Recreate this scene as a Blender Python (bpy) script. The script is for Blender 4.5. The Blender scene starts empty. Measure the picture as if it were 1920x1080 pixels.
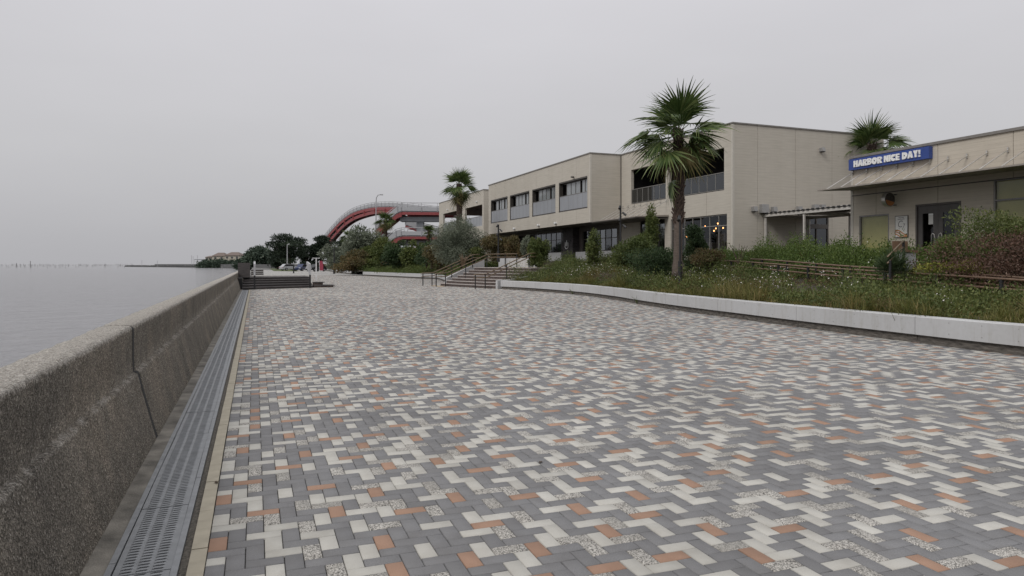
import bpy, math, random
import numpy as np
from mathutils import Vector, Matrix

sc = bpy.context.scene
COL = sc.collection
R = math.radians
# ------------------------------------------------------------------ camera
# world: X = inland from the sea wall, Y = along the sea wall, origin under the lens
F_PX, VP_WALL, VP_BLD, EYE = 1300.0, 478.0, 455.0, 1.5
TH = math.atan((960 - VP_WALL) / F_PX)
DB = math.atan((960 - VP_BLD) / F_PX) - TH          # the buildings stand turned 0.9 deg from the wall
cam_d = bpy.data.cameras.new('camera')
cam_d.sensor_width = 36.0
cam_d.lens = F_PX / 1920 * 36
cam_d.shift_y = -45 / 1920
cam_d.clip_start = 0.05
cam_d.clip_end = 60000
cam = bpy.data.objects.new('camera', cam_d)
cam.location = (0, 0, EYE)
cam.rotation_euler = (R(90), 0, -TH)
COL.objects.link(cam)
sc.camera = cam
# ------------------------------------------------------------------ sky: a closed overcast over a Nishita sky
SUN_EL, SUN_AZ = R(44), R(-118)                       # azimuth clockwise from +Y; soft light from the sea side
w = bpy.data.worlds.new('World'); sc.world = w; w.use_nodes = True
nt = w.node_tree; nt.nodes.clear()
N = nt.nodes.new; L = nt.links.new
out = N('ShaderNodeOutputWorld'); bg = N('ShaderNodeBackground'); bg.inputs['Strength'].default_value = 0.1
sky = N('ShaderNodeTexSky'); sky.sky_type = 'NISHITA'; sky.sun_disc = False
sky.sun_elevation = SUN_EL; sky.sun_rotation = SUN_AZ; sky.dust_density = 4; sky.altitude = 0
hs = N('ShaderNodeHueSaturation'); hs.inputs['Saturation'].default_value = 0.1; L(sky.outputs[0], hs.inputs['Color'])
tc = N('ShaderNodeTexCoord'); sx = N('ShaderNodeSeparateXYZ'); L(tc.outputs['Generated'], sx.inputs[0])
mp = N('ShaderNodeMapping'); mp.inputs['Scale'].default_value = (1, 1, 3.2); L(tc.outputs['Generated'], mp.inputs[0])
cn = N('ShaderNodeTexNoise'); cn.inputs['Scale'].default_value = 2.2; cn.inputs['Detail'].default_value = 5; L(mp.outputs[0], cn.inputs[0])
ramp = N('ShaderNodeValToRGB'); L(sx.outputs[2], ramp.inputs[0])      # overcast: the zenith about twice the horizon
e = ramp.color_ramp.elements
e[0].position = 0.0; e[0].color = (4.6, 4.58, 4.78, 1)
e[1].position = 1.0; e[1].color = (10.4, 10.4, 10.6, 1)
m = e.new(0.14); m.color = (5.6, 5.58, 5.76, 1)
m = e.new(0.36); m.color = (6.75, 6.68, 7.02, 1)
cr = N('ShaderNodeMapRange'); cr.inputs['From Min'].default_value = 0.3; cr.inputs['From Max'].default_value = 0.7
cr.inputs['To Min'].default_value = 0.965; cr.inputs['To Max'].default_value = 1.025; L(cn.outputs[0], cr.inputs['Value'])
mul = N('ShaderNodeVectorMath'); mul.operation = 'SCALE'; L(ramp.outputs[0], mul.inputs[0]); L(cr.outputs[0], mul.inputs['Scale'])
mx = N('ShaderNodeMix'); mx.data_type = 'RGBA'; mx.inputs['Factor'].default_value = 0.96
L(hs.outputs[0], mx.inputs[6]); L(mul.outputs[0], mx.inputs[7]); L(mx.outputs[2], bg.inputs[0]); L(bg.outputs[0], out.inputs[0])
sun_d = bpy.data.lights.new('sun', 'SUN'); sun_d.energy = 1.4; sun_d.angle = R(25); sun_d.color = (1, 0.97, 0.93)
sun = bpy.data.objects.new('sun', sun_d); COL.objects.link(sun)
sd = Vector((math.sin(SUN_AZ) * math.cos(SUN_EL), math.cos(SUN_AZ) * math.cos(SUN_EL), math.sin(SUN_EL)))
sun.rotation_euler = sd.to_track_quat('Z', 'Y').to_euler(); sun.location = (-30, 20, 60)
# ------------------------------------------------------------------ exposure
vs = sc.view_settings
vs.view_transform = 'Standard'; vs.look = 'None'; vs.exposure = 0.0; vs.gamma = 1.0; vs.use_curve_mapping = False
sc.cycles.use_denoising = True
sc.cycles.max_bounces = 6; sc.cycles.transparent_max_bounces = 8
sc.cycles.caustics_reflective = False; sc.cycles.caustics_refractive = False

# ================================================================== materials
def new_mat(name):
    m = bpy.data.materials.new(name); m.use_nodes = True
    nt = m.node_tree; b = nt.nodes['Principled BSDF']
    return m, nt, b
def lin(c):
    return tuple(((v / 255) / 12.92 if v / 255 <= 0.04045 else ((v / 255 + 0.055) / 1.055) ** 2.4) for v in c)
def plain(name, col, rough=0.6, metal=0.0, var=0.12, scale=6.0, bump=0.0, bscale=60.0, spec=0.5, stretch=(1, 1, 1)):
    """base colour with gentle noise variation and optional fine relief"""
    m, nt, b = new_mat(name); N = nt.nodes.new; L = nt.links.new
    tc = N('ShaderNodeTexCoord'); mp = N('ShaderNodeMapping'); mp.inputs['Scale'].default_value = stretch
    L(tc.outputs['Object'], mp.inputs[0])
    n = N('ShaderNodeTexNoise'); n.inputs['Scale'].default_value = scale; n.inputs['Detail'].default_value = 6; L(mp.outputs[0], n.inputs[0])
    r = N('ShaderNodeValToRGB'); L(n.outputs[0], r.inputs[0])
    e = r.color_ramp.elements; e[0].position = 0.3; e[1].position = 0.7
    e[0].color = tuple(c * (1 - var) for c in col) + (1,); e[1].color = tuple(min(1, c * (1 + var)) for c in col) + (1,)
    L(r.outputs[0], b.inputs['Base Color'])
    b.inputs['Roughness'].default_value = rough; b.inputs['Metallic'].default_value = metal
    b.inputs['Specular IOR Level'].default_value = spec
    if bump:
        n2 = N('ShaderNodeTexNoise'); n2.inputs['Scale'].default_value = bscale; n2.inputs['Detail'].default_value = 4; L(mp.outputs[0], n2.inputs[0])
        bp = N('ShaderNodeBump'); bp.inputs['Strength'].default_value = 1.0; bp.inputs['Distance'].default_value = bump
        L(n2.outputs[0], bp.inputs['Height']); L(bp.outputs[0], b.inputs['Normal'])
    return m
def ramp2(nt, src, stops):
    r = nt.nodes.new('ShaderNodeValToRGB'); nt.links.new(src, r.inputs[0])
    e = r.color_ramp.elements
    while len(e) > 1: e.remove(e[-1])
    for i, (p, c) in enumerate(stops):
        if i == 0: e[0].position = p; e[0].color = tuple(c) + (1,)
        else: x = e.new(p); x.color = tuple(c) + (1,)
    return r
def mixc(nt, fac, a, b, mode='MIX'):
    x = nt.nodes.new('ShaderNodeMix'); x.data_type = 'RGBA'; x.blend_type = mode
    for v, i in ((fac, 0), (a, 6), (b, 7)):
        if hasattr(v, 'links') or hasattr(v, 'is_linked'): nt.links.new(v, x.inputs[i])
        else: x.inputs[i].default_value = (v if i == 0 else tuple(v) + (1,))
    return x.outputs[2]
def tex(nt, kind, scale, vec=None, **kw):
    n = nt.nodes.new('ShaderNodeTex' + kind); n.inputs['Scale'].default_value = scale
    for k, v in kw.items():
        if k in n.inputs: n.inputs[k].default_value = v
        else: setattr(n, k, v)
    if vec is not None: nt.links.new(vec, n.inputs['Vector'])
    return n
def geo_pos(nt, stretch=(1, 1, 1)):
    g = nt.nodes.new('ShaderNodeNewGeometry'); mp = nt.nodes.new('ShaderNodeMapping')
    mp.inputs['Scale'].default_value = stretch; nt.links.new(g.outputs['Position'], mp.inputs[0]); return mp.outputs[0]
def bump(nt, b, h, dist, strength=1.0):
    bp = nt.nodes.new('ShaderNodeBump'); bp.inputs['Distance'].default_value = dist; bp.inputs['Strength'].default_value = strength
    nt.links.new(h, bp.inputs['Height']); nt.links.new(bp.outputs[0], b.inputs['Normal']); return bp

def paver_mat(name, col, speckle, rough=0.85):
    m, nt, b = new_mat(name); p = geo_pos(nt)
    at = nt.nodes.new('ShaderNodeAttribute'); at.attribute_name = 'rnd'
    fine = tex(nt, 'Noise', 420.0, p, Detail=3); big = tex(nt, 'Noise', 0.55, p, Detail=4); mid = tex(nt, 'Noise', 7.0, p, Detail=4)
    lo = tuple(c * (1 - speckle) for c in col); hi = tuple(min(1, c * (1 + speckle)) for c in col)
    if name == 'paver_granite':
        fine = tex(nt, 'Voronoi', 170.0, p)
        r = ramp2(nt, fine.outputs['Color'], [(0.2, lo), (0.5, col), (0.8, hi)])
    else:
        r = ramp2(nt, fine.outputs[0], [(0.32, lo), (0.5, col), (0.68, hi)])
    c = mixc(nt, at.outputs['Fac'], r.outputs[0], tuple(0.72 * x for x in col), 'MIX')
    mr = nt.nodes.new('ShaderNodeMapRange'); mr.inputs['To Max'].default_value = 0.55; nt.links.new(at.outputs['Fac'], mr.inputs[0])
    nt.links.new(mr.outputs[0], c.node.inputs[0])
    dirt = ramp2(nt, big.outputs[0], [(0.32, (0.88, 0.872, 0.86)), (0.62, (1.03, 1.025, 1.02))])
    d2 = ramp2(nt, mid.outputs[0], [(0.3, (0.88, 0.87, 0.86)), (0.6, (1.0, 1.0, 1.0))])
    gum = tex(nt, 'Voronoi', 1.35, p); gm = ramp2(nt, gum.outputs['Distance'], [(0.0, (0.60, 0.59, 0.58)), (0.017, (0.66, 0.65, 0.64)), (0.024, (1, 1, 1))])
    c = mixc(nt, 1.0, c, gm.outputs[0], 'MULTIPLY')
    c = mixc(nt, 1.0, c, dirt.outputs[0], 'MULTIPLY'); c = mixc(nt, 1.0, c, d2.outputs[0], 'MULTIPLY')
    nt.links.new(c, b.inputs['Base Color']); b.inputs['Roughness'].default_value = rough
    b.inputs['Specular IOR Level'].default_value = 0.3
    bump(nt, b, tex(nt, 'Noise', 300.0, p, Detail=2).outputs[0], 0.0012)
    return m
M = {}
M['p_grey'] = paver_mat('paver_grey', (0.204, 0.204, 0.210), 0.28)
M['p_cream'] = paver_mat('paver_cream', (0.49, 0.48, 0.445), 0.12)
M['p_gran'] = paver_mat('paver_granite', (0.345, 0.333, 0.31), 0.7)
M['p_terra'] = paver_mat('paver_terracotta', (0.350, 0.222, 0.160), 0.16)

def concrete_wall():
    m, nt, b = new_mat('sea_wall_concrete'); p = geo_pos(nt)
    agg = tex(nt, 'Voronoi', 105.0, p); agg2 = tex(nt, 'Voronoi', 240.0, p)
    st = tex(nt, 'Noise', 1.3, geo_pos(nt, (1, 1, 0.6)), Detail=8, Roughness=0.62)
    st2 = tex(nt, 'Noise', 6.0, geo_pos(nt, (1, 1, 0.7)), Detail=6)
    base = ramp2(nt, agg.outputs['Color'], [(0.0, (0.085, 0.080, 0.071)), (0.5, (0.222, 0.206, 0.183)), (0.85, (0.39, 0.365, 0.33)), (1.0, (0.70, 0.68, 0.64))])
    fine = ramp2(nt, agg2.outputs['Color'], [(0.0, (0.45, 0.45, 0.45)), (0.6, (1, 1, 1)), (1.0, (1.55, 1.5, 1.45))])
    c = mixc(nt, 1.0, base.outputs[0], fine.outputs[0], 'MULTIPLY')
    s = ramp2(nt, st.outputs[0], [(0.33, (0.70, 0.69, 0.67)), (0.5, (0.92, 0.90, 0.86)), (0.68, (1.18, 1.11, 1.02))])
    c = mixc(nt, 1.0, c, s.outputs[0], 'MULTIPLY')
    s2 = ramp2(nt, st2.outputs[0], [(0.35, (0.84, 0.835, 0.83)), (0.65, (1.05, 1.04, 1.03))])
    c = mixc(nt, 1.0, c, s2.outputs[0], 'MULTIPLY')
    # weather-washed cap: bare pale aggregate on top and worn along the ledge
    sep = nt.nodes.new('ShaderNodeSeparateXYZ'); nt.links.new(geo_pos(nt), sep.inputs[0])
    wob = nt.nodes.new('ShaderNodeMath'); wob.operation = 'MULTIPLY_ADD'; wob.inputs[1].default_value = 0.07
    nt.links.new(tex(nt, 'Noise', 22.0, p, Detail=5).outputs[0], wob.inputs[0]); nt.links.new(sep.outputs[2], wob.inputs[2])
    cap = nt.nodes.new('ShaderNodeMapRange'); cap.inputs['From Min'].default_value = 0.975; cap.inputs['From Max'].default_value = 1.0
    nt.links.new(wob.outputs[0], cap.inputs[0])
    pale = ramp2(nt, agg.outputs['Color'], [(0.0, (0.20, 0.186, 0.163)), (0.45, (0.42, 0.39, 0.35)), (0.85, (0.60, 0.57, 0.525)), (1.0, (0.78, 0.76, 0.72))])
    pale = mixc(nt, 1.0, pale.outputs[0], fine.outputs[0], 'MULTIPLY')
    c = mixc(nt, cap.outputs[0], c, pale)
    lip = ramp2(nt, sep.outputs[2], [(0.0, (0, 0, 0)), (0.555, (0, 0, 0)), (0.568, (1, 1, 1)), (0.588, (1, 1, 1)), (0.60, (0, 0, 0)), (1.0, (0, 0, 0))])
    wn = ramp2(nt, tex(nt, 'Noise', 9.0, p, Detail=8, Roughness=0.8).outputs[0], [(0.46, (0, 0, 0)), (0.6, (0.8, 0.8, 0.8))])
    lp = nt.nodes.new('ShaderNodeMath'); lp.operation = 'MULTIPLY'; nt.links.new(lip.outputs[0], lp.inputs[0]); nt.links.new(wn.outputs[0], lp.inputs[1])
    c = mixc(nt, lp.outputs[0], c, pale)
    nt.links.new(c, b.inputs['Base Color']); b.inputs['Roughness'].default_value = 0.92; b.inputs['Specular IOR Level'].default_value = 0.2
    add = nt.nodes.new('ShaderNodeMath'); add.operation = 'ADD'; nt.links.new(agg.outputs['Distance'], add.inputs[0]); nt.links.new(agg2.outputs['Distance'], add.inputs[1])
    bump(nt, b, add.outputs[0], 0.008, 0.9)
    return m
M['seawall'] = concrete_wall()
M['concrete'] = plain('concrete_strip', (0.17, 0.157, 0.135), 0.9, var=0.5, scale=5, bump=0.004, bscale=90)
M['mortar'] = plain('grit_joint', (0.10, 0.09, 0.075), 0.95, var=0.5, scale=60, bump=0.006, bscale=220)
M['kerbstone'] = plain('beige_kerb_stone', (0.36, 0.325, 0.255), 0.85, var=0.14, scale=9, bump=0.0008, bscale=250)
M['galv'] = plain('galvanised_steel', (0.245, 0.254, 0.265), 0.48, metal=0.4, var=0.16, scale=12, bump=0.0004, bscale=60)
M['channel'] = plain('drain_channel_dark', (0.02, 0.02, 0.02), 0.9)
M['sand'] = plain('joint_sand', (0.045, 0.042, 0.038), 0.95, var=0.3, scale=40)
M['white'] = plain('white_painted_panel', (0.46, 0.463, 0.47), 0.42, var=0.05, scale=3, bump=0.0008, bscale=25)
M['plinth'] = plain('dark_stone_plinth', (0.105, 0.094, 0.082), 0.9, var=0.55, scale=7, bump=0.006, bscale=35, stretch=(1, 1, 4))
M['soil'] = plain('soil', (0.045, 0.036, 0.024), 0.95, var=0.4, scale=8, bump=0.02, bscale=20)
M['black'] = plain('black_metal', (0.012, 0.012, 0.013), 0.5, var=0.2)
M['rail'] = plain('brown_handrail', (0.155, 0.096, 0.062), 0.5, var=0.2, scale=9)
M['railwood'] = plain('tan_handrail', (0.135, 0.094, 0.055), 0.5, var=0.2, scale=9)
M['darkwood'] = plain('weathered_dark_deck_wood', (0.072, 0.064, 0.062), 0.75, var=0.4, scale=3, stretch=(1.2, 1.2, 14))
M['tile_br'] = plain('brown_step_tile', (0.085, 0.064, 0.056), 0.8, var=0.5, scale=9)
M['nosing'] = plain('pale_step_nosing', (0.37, 0.335, 0.315), 0.8, var=0.15, scale=6)
M['frame'] = plain('bronze_window_frame', (0.085, 0.076, 0.068), 0.45, metal=0.3, var=0.1)
M['framegrey'] = plain('grey_aluminium_frame', (0.22, 0.212, 0.20), 0.45, metal=0.3, var=0.1)
M['coping'] = plain('roof_coping', (0.21, 0.195, 0.18), 0.5, metal=0.2, var=0.1)
M['dark'] = plain('interior_painted_shade', (0.016, 0.014, 0.014), 0.8, var=0.3)  # shade inside loggia and rooms put into a near-black base colour
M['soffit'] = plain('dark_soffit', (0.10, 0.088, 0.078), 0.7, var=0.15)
M['woodceil'] = plain('red_brown_ceiling', (0.125, 0.072, 0.058), 0.7, var=0.2, scale=3, stretch=(8, 1, 1))
M['stonepier'] = plain('dark_stacked_stone', (0.05, 0.045, 0.046), 0.8, var=0.6, scale=5, bump=0.02, bscale=6, stretch=(1, 1, 5))
M['awning'] = plain('awning_sheet', (0.30, 0.27, 0.235), 0.55, metal=0.2, var=0.1)
M['steelrod'] = plain('stainless_rod', (0.55, 0.53, 0.50), 0.35, metal=0.7, var=0.1)
M['ivory'] = plain('ivory_painted_steel', (0.50, 0.475, 0.44), 0.5, var=0.08)
M['ventbox'] = plain('grey_vent_hood', (0.25, 0.245, 0.24), 0.5, var=0.1)
M['blue'] = plain('blue_sign_face', (0.030, 0.062, 0.24), 0.45, var=0.05)
M['letter'] = plain('white_letter', (0.78, 0.78, 0.77), 0.5, var=0.03)
M['blind'] = plain('yellow_roller_blind', (0.62, 0.56, 0.22), 0.75, var=0.06, scale=2)
M['paper'] = plain('white_poster', (0.62, 0.61, 0.58), 0.6, var=0.03)
M['orange'] = plain('orange_print', (0.48, 0.20, 0.07), 0.6, var=0.1)
M['ink'] = plain('black_print', (0.02, 0.02, 0.02), 0.6)
M['doorgrey'] = plain('dark_grey_door', (0.075, 0.068, 0.064), 0.5, var=0.1)
M['railpanel'] = plain('frosted_grey_balcony_panel', (0.255, 0.265, 0.285), 0.3, var=0.07, scale=1.5, stretch=(1, 3, .4))
M['bridgewhite'] = plain('bridge_parapet_white', (0.36, 0.365, 0.38), 0.5, var=0.08)
M['bridgered'] = plain('bridge_red_paint', (0.235, 0.046, 0.048), 0.45, var=0.15, scale=2)
M['bridgeconc'] = plain('bridge_concrete', (0.28, 0.29, 0.305), 0.85, var=0.1, scale=1)
M['bridgedark'] = plain('bridge_underside', (0.085, 0.05, 0.05), 0.7, var=0.2, scale=1)
M['lampgrey'] = plain('lamp_post_grey', (0.36, 0.36, 0.37), 0.5)
M['plasterfar'] = plain('cream_house_render', (0.46, 0.42, 0.35), 0.8, var=0.05)
M['roofbrown'] = plain('brown_roof_tile', (0.15, 0.115, 0.10), 0.8, var=0.15)
M['rock'] = plain('breakwater_rock', (0.095, 0.095, 0.095), 0.9, var=0.5, scale=1.0)
M['asphalt'] = plain('road_surface', (0.13, 0.128, 0.122), 0.9, var=0.15, scale=0.6)
M['lawn'] = plain('far_grass', (0.075, 0.095, 0.03), 0.9, var=0.25, scale=1.5)
M['redflag'] = plain('crimson_banner', (0.30, 0.04, 0.07), 0.6, var=0.08)
M['whitepost'] = plain('white_post', (0.62, 0.62, 0.62), 0.5)
M['stake'] = plain('sea_stake_wood', (0.22, 0.215, 0.215), 0.9)
M['trunkpine'] = plain('pine_bark', (0.075, 0.055, 0.042), 0.9, var=0.3, scale=4)
M['twig'] = plain('shrub_stem', (0.075, 0.055, 0.038), 0.9, var=0.3)
M['tyre'] = plain('tyre_rubber', (0.015, 0.015, 0.015), 0.8)
M['rim'] = plain('wheel_rim', (0.35, 0.35, 0.36), 0.3, metal=0.6)
M['car_silver'] = plain('silver_car_paint', (0.42, 0.43, 0.44), 0.25, metal=0.3, var=0.02)
M['car_navy'] = plain('navy_car_paint', (0.022, 0.032, 0.085), 0.25, var=0.02)
M['car_black'] = plain('black_car_paint', (0.012, 0.013, 0.016), 0.2, var=0.02)
M['tactile'] = plain('yellow_tactile_paving', (0.42, 0.27, 0.075), 0.8, var=0.12)
M['leafdry'] = plain('dead_leaf', (0.06, 0.04, 0.025), 0.9)

def cladding(name, col):
    """narrow horizontal siding: shallow shadow line every 15 cm and streaky boards"""
    m, nt, b = new_mat(name)
    tc = nt.nodes.new('ShaderNodeTexCoord'); mp = nt.nodes.new('ShaderNodeMapping'); mp.inputs['Scale'].default_value = (1, 1, 9)
    nt.links.new(tc.outputs['Object'], mp.inputs[0])
    st = tex(nt, 'Noise', 1.1, mp.outputs[0], Detail=8, Roughness=0.62)
    mp2 = nt.nodes.new('ShaderNodeMapping'); mp2.inputs['Scale'].default_value = (0.8, 0.8, 42); nt.links.new(tc.outputs['Object'], mp2.inputs[0])
    st2 = tex(nt, 'Noise', 1.0, mp2.outputs[0], Detail=6, Roughness=0.6)
    c1 = ramp2(nt, st.outputs[0], [(0.28, tuple(x * 0.93 for x in col)), (0.5, col), (0.72, tuple(x * 1.05 for x in col))])
    c2 = ramp2(nt, st2.outputs[0], [(0.3, (0.91, 0.908, 0.905)), (0.68, (1.05, 1.05, 1.05))])
    c = mixc(nt, 1.0, c1.outputs[0], c2.outputs[0], 'MULTIPLY')
    mp3 = nt.nodes.new('ShaderNodeMapping'); mp3.inputs['Scale'].default_value = (0.55, 0.55, 0.06); nt.links.new(tc.outputs['Object'], mp3.inputs[0])
    rain = ramp2(nt, tex(nt, 'Noise', 1.6, mp3.outputs[0], Detail=6, Roughness=0.7).outputs[0], [(0.3, (0.94, 0.933, 0.925)), (0.6, (1.0, 1.0, 1.0))])
    c = mixc(nt, 1.0, c, rain.outputs[0], 'MULTIPLY')
    sep = nt.nodes.new('ShaderNodeSeparateXYZ'); nt.links.new(tc.outputs['Object'], sep.inputs[0])
    d = nt.nodes.new('ShaderNodeMath'); d.operation = 'MULTIPLY'; d.inputs[1].default_value = 1 / 0.152; nt.links.new(sep.outputs[2], d.inputs[0])
    fr = nt.nodes.new('ShaderNodeMath'); fr.operation = 'FRACT'; nt.links.new(d.outputs[0], fr.inputs[0])
    ln = ramp2(nt, fr.outputs[0], [(0.0, (0.2, 0.2, 0.2)), (0.07, (1, 1, 1)), (0.93, (1, 1, 1)), (1.0, (0.2, 0.2, 0.2))])
    c = mixc(nt, 1.0, c, ramp2(nt, ln.outputs[0], [(0, (0.84, 0.835, 0.83)), (1, (1, 1, 1))]).outputs[0], 'MULTIPLY')
    nt.links.new(c, b.inputs['Base Color']); b.inputs['Roughness'].default_value = 0.75; b.inputs['Specular IOR Level'].default_value = 0.25
    bump(nt, b, ln.outputs[0], 0.006, 0.6)
    return m
M['clad'] = cladding('beige_siding', (0.487, 0.452, 0.393))
M['clad_c7'] = cladding('taupe_siding', (0.51, 0.462, 0.39))
M['trim'] = plain('corner_trim', (0.49, 0.46, 0.405), 0.6, var=0.05)

def glass(name, tint, refl, rough=0.02):
    m = bpy.data.materials.new(name); m.use_nodes = True; nt = m.node_tree; nt.nodes.clear()
    o = nt.nodes.new('ShaderNodeOutputMaterial'); mx = nt.nodes.new('ShaderNodeMixShader')
    tr = nt.nodes.new('ShaderNodeBsdfTransparent'); tr.inputs[0].default_value = tuple(tint) + (1,)
    gl = nt.nodes.new('ShaderNodeBsdfGlossy'); gl.inputs['Roughness'].default_value = rough; gl.inputs['Color'].default_value = (0.92, 0.96, 1, 1)
    fz = nt.nodes.new('ShaderNodeFresnel'); fz.inputs['IOR'].default_value = refl
    ge = nt.nodes.new('ShaderNodeNewGeometry'); sb = nt.nodes.new('ShaderNodeMath'); sb.operation = 'SUBTRACT'; sb.inputs[0].default_value = 1.0
    ml = nt.nodes.new('ShaderNodeMath'); ml.operation = 'MULTIPLY'; nt.links.new(ge.outputs['Backfacing'], sb.inputs[1])
    nt.links.new(fz.outputs[0], ml.inputs[0]); nt.links.new(sb.outputs[0], ml.inputs[1]); nt.links.new(ml.outputs[0], mx.inputs[0]); nt.links.new(tr.outputs[0], mx.inputs[1]); nt.links.new(gl.outputs[0], mx.inputs[2]); nt.links.new(mx.outputs[0], o.inputs[0])
    return m
M['glass'] = glass('window_glass', (0.86, 0.87, 0.87), 1.5)
M['glassmirror'] = glass('reflective_glass', (0.5, 0.52, 0.53), 2.6)
M['glassdark'] = glass('smoked_glass', (0.30, 0.30, 0.32), 1.9, 0.06)
def emit(name, col, s):
    m, nt, b = new_mat(name); b.inputs['Base Color'].default_value = tuple(col) + (1,)
    b.inputs['Emission Color'].default_value = tuple(col) + (1,); b.inputs['Emission Strength'].default_value = s; return m
M['panepale'] = plain('pane_painted_sky_reflection', (0.235, 0.25, 0.258), 0.08, var=0.10, scale=0.6, spec=0.8)  # opaque pane, the pale sky reflection is put into its base colour
M['bulb'] = emit('lit_bulb', (1.0, 0.42, 0.14), 5.0)

def leafmat(name, stops, trans=0.25, rough=0.55):
    m, nt, b = new_mat(name)
    at = nt.nodes.new('ShaderNodeAttribute'); at.attribute_name = 'tint'
    r = ramp2(nt, at.outputs['Fac'], stops)
    nt.links.new(r.outputs[0], b.inputs['Base Color']); b.inputs['Roughness'].default_value = rough; b.inputs['Specular IOR Level'].default_value = 0.3
    t = nt.nodes.new('ShaderNodeBsdfTranslucent'); nt.links.new(r.outputs[0], t.inputs[0])
    mx = nt.nodes.new('ShaderNodeMixShader'); mx.inputs[0].default_value = trans
    o = nt.nodes['Material Output']; nt.links.new(b.outputs[0], mx.inputs[1]); nt.links.new(t.outputs[0], mx.inputs[2]); nt.links.new(mx.outputs[0], o.inputs[0])
    return m
M['lf_green'] = leafmat('leaf_mid_green', [(0, (0.046, 0.068, 0.019)), (0.5, (0.093, 0.120, 0.035)), (1, (0.178, 0.191, 0.061))])
M['lf_bright'] = leafmat('leaf_fresh_green', [(0, (0.051, 0.086, 0.020)), (0.5, (0.093, 0.143, 0.033)), (1, (0.162, 0.206, 0.057))])
M['lf_dark'] = leafmat('leaf_dark_green', [(0, (0.023, 0.043, 0.017)), (0.6, (0.049, 0.081, 0.032)), (1, (0.109, 0.142, 0.065))])
M['lf_silver'] = leafmat('leaf_silver_olive', [(0, (0.065, 0.083, 0.055)), (0.5, (0.150, 0.172, 0.124)), (1, (0.299, 0.325, 0.247))])
M['lf_rust'] = leafmat('leaf_bronze', [(0, (0.076, 0.047, 0.025)), (0.45, (0.104, 0.098, 0.039)), (1, (0.214, 0.131, 0.067))])
M['lf_brown'] = leafmat('leaf_dry_brown', [(0, (0.043, 0.026, 0.017)), (0.6, (0.109, 0.061, 0.043)), (0.93, (0.189, 0.116, 0.084)), (1, (0.493, 0.377, 0.304))])
M['lf_yellow'] = leafmat('leaf_yellow_green', [(0, (0.123, 0.145, 0.026)), (0.6, (0.239, 0.239, 0.043)), (1, (0.362, 0.319, 0.072))])
M['lf_pine'] = leafmat('pine_needles', [(0, (0.013, 0.022, 0.015)), (0.7, (0.033, 0.050, 0.030)), (1, (0.065, 0.088, 0.053))], 0.1)
M['lf_far'] = leafmat('far_wood_leaves', [(0, (0.022, 0.040, 0.027)), (0.7, (0.056, 0.081, 0.054)), (1, (0.100, 0.122, 0.085))], 0.1)
M['lf_grass'] = leafmat('grass_blades', [(0, (0.057, 0.077, 0.016)), (0.45, (0.129, 0.131, 0.033)), (0.8, (0.222, 0.180, 0.067)), (1, (0.286, 0.180, 0.095))], 0.3)
M['lf_flower'] = leafmat('white_petals', [(0, (0.50, 0.40, 0.38)), (0.4, (0.70, 0.66, 0.62)), (1, (0.82, 0.80, 0.77))], 0.2)
M['lf_palm'] = leafmat('palm_frond_green', [(0, (0.029, 0.055, 0.015)), (0.5, (0.071, 0.111, 0.033)), (1, (0.170, 0.202, 0.073))], 0.15, 0.4)
M['lf_palmdry'] = leafmat('palm_frond_dying', [(0, (0.060, 0.074, 0.020)), (0.45, (0.152, 0.129, 0.050)), (1, (0.261, 0.216, 0.101))], 0.2, 0.6)
M['boots'] = plain('palm_leaf_bases', (0.070, 0.047, 0.036), 0.85, var=0.5, scale=14)
M['palmtrunk'] = plain('palm_trunk_bark', (0.105, 0.082, 0.067), 0.9, var=0.3, scale=6, bump=0.02, bscale=8, stretch=(1, 1, 6))

def weathered_white():
    m, nt, b = new_mat('weathered_white_panel'); p = geo_pos(nt)
    drip = tex(nt, 'Noise', 1.0, geo_pos(nt, (5, 5, 0.7)), Detail=7, Roughness=0.7); blot = tex(nt, 'Noise', 0.8, p, Detail=5); fine = tex(nt, 'Noise', 14.0, p, Detail=5)
    c = ramp2(nt, drip.outputs[0], [(0.34, (0.395, 0.39, 0.375)), (0.46, (0.46, 0.462, 0.465)), (0.7, (0.48, 0.483, 0.49))])
    k_ = ramp2(nt, blot.outputs[0], [(0.3, (0.93, 0.925, 0.915)), (0.6, (1.02, 1.02, 1.02))]); f_ = ramp2(nt, fine.outputs[0], [(0.3, (0.95, 0.945, 0.94)), (0.55, (1, 1, 1))])
    c = mixc(nt, 1.0, mixc(nt, 1.0, c.outputs[0], k_.outputs[0], 'MULTIPLY'), f_.outputs[0], 'MULTIPLY'); nt.links.new(c, b.inputs['Base Color']); b.inputs['Roughness'].default_value = 0.5
    bump(nt, b, fine.outputs[0], 0.0012); return m
M['white'] = weathered_white()
def water():
    m, nt, b = new_mat('sea_water')
    b.inputs['Base Color'].default_value = (0.225, 0.223, 0.23, 1); b.inputs['Roughness'].default_value = 0.1; b.inputs['IOR'].default_value = 1.33
    p = geo_pos(nt, (0.55, 0.9, 1)); n1 = tex(nt, 'Noise', 1.0, p, Detail=6, Roughness=0.6)
    p2 = geo_pos(nt, (0.06, 0.12, 1)); n2 = tex(nt, 'Noise', 1.0, p2, Detail=5)
    ad = nt.nodes.new('ShaderNodeMath'); ad.operation = 'MULTIPLY_ADD'; ad.inputs[1].default_value = 0.9
    nt.links.new(n2.outputs[0], ad.inputs[0]); nt.links.new(n1.outputs[0], ad.inputs[2])
    bump(nt, b, ad.outputs[0], 0.8, 1.0)
    return m
M['water'] = water()
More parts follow.
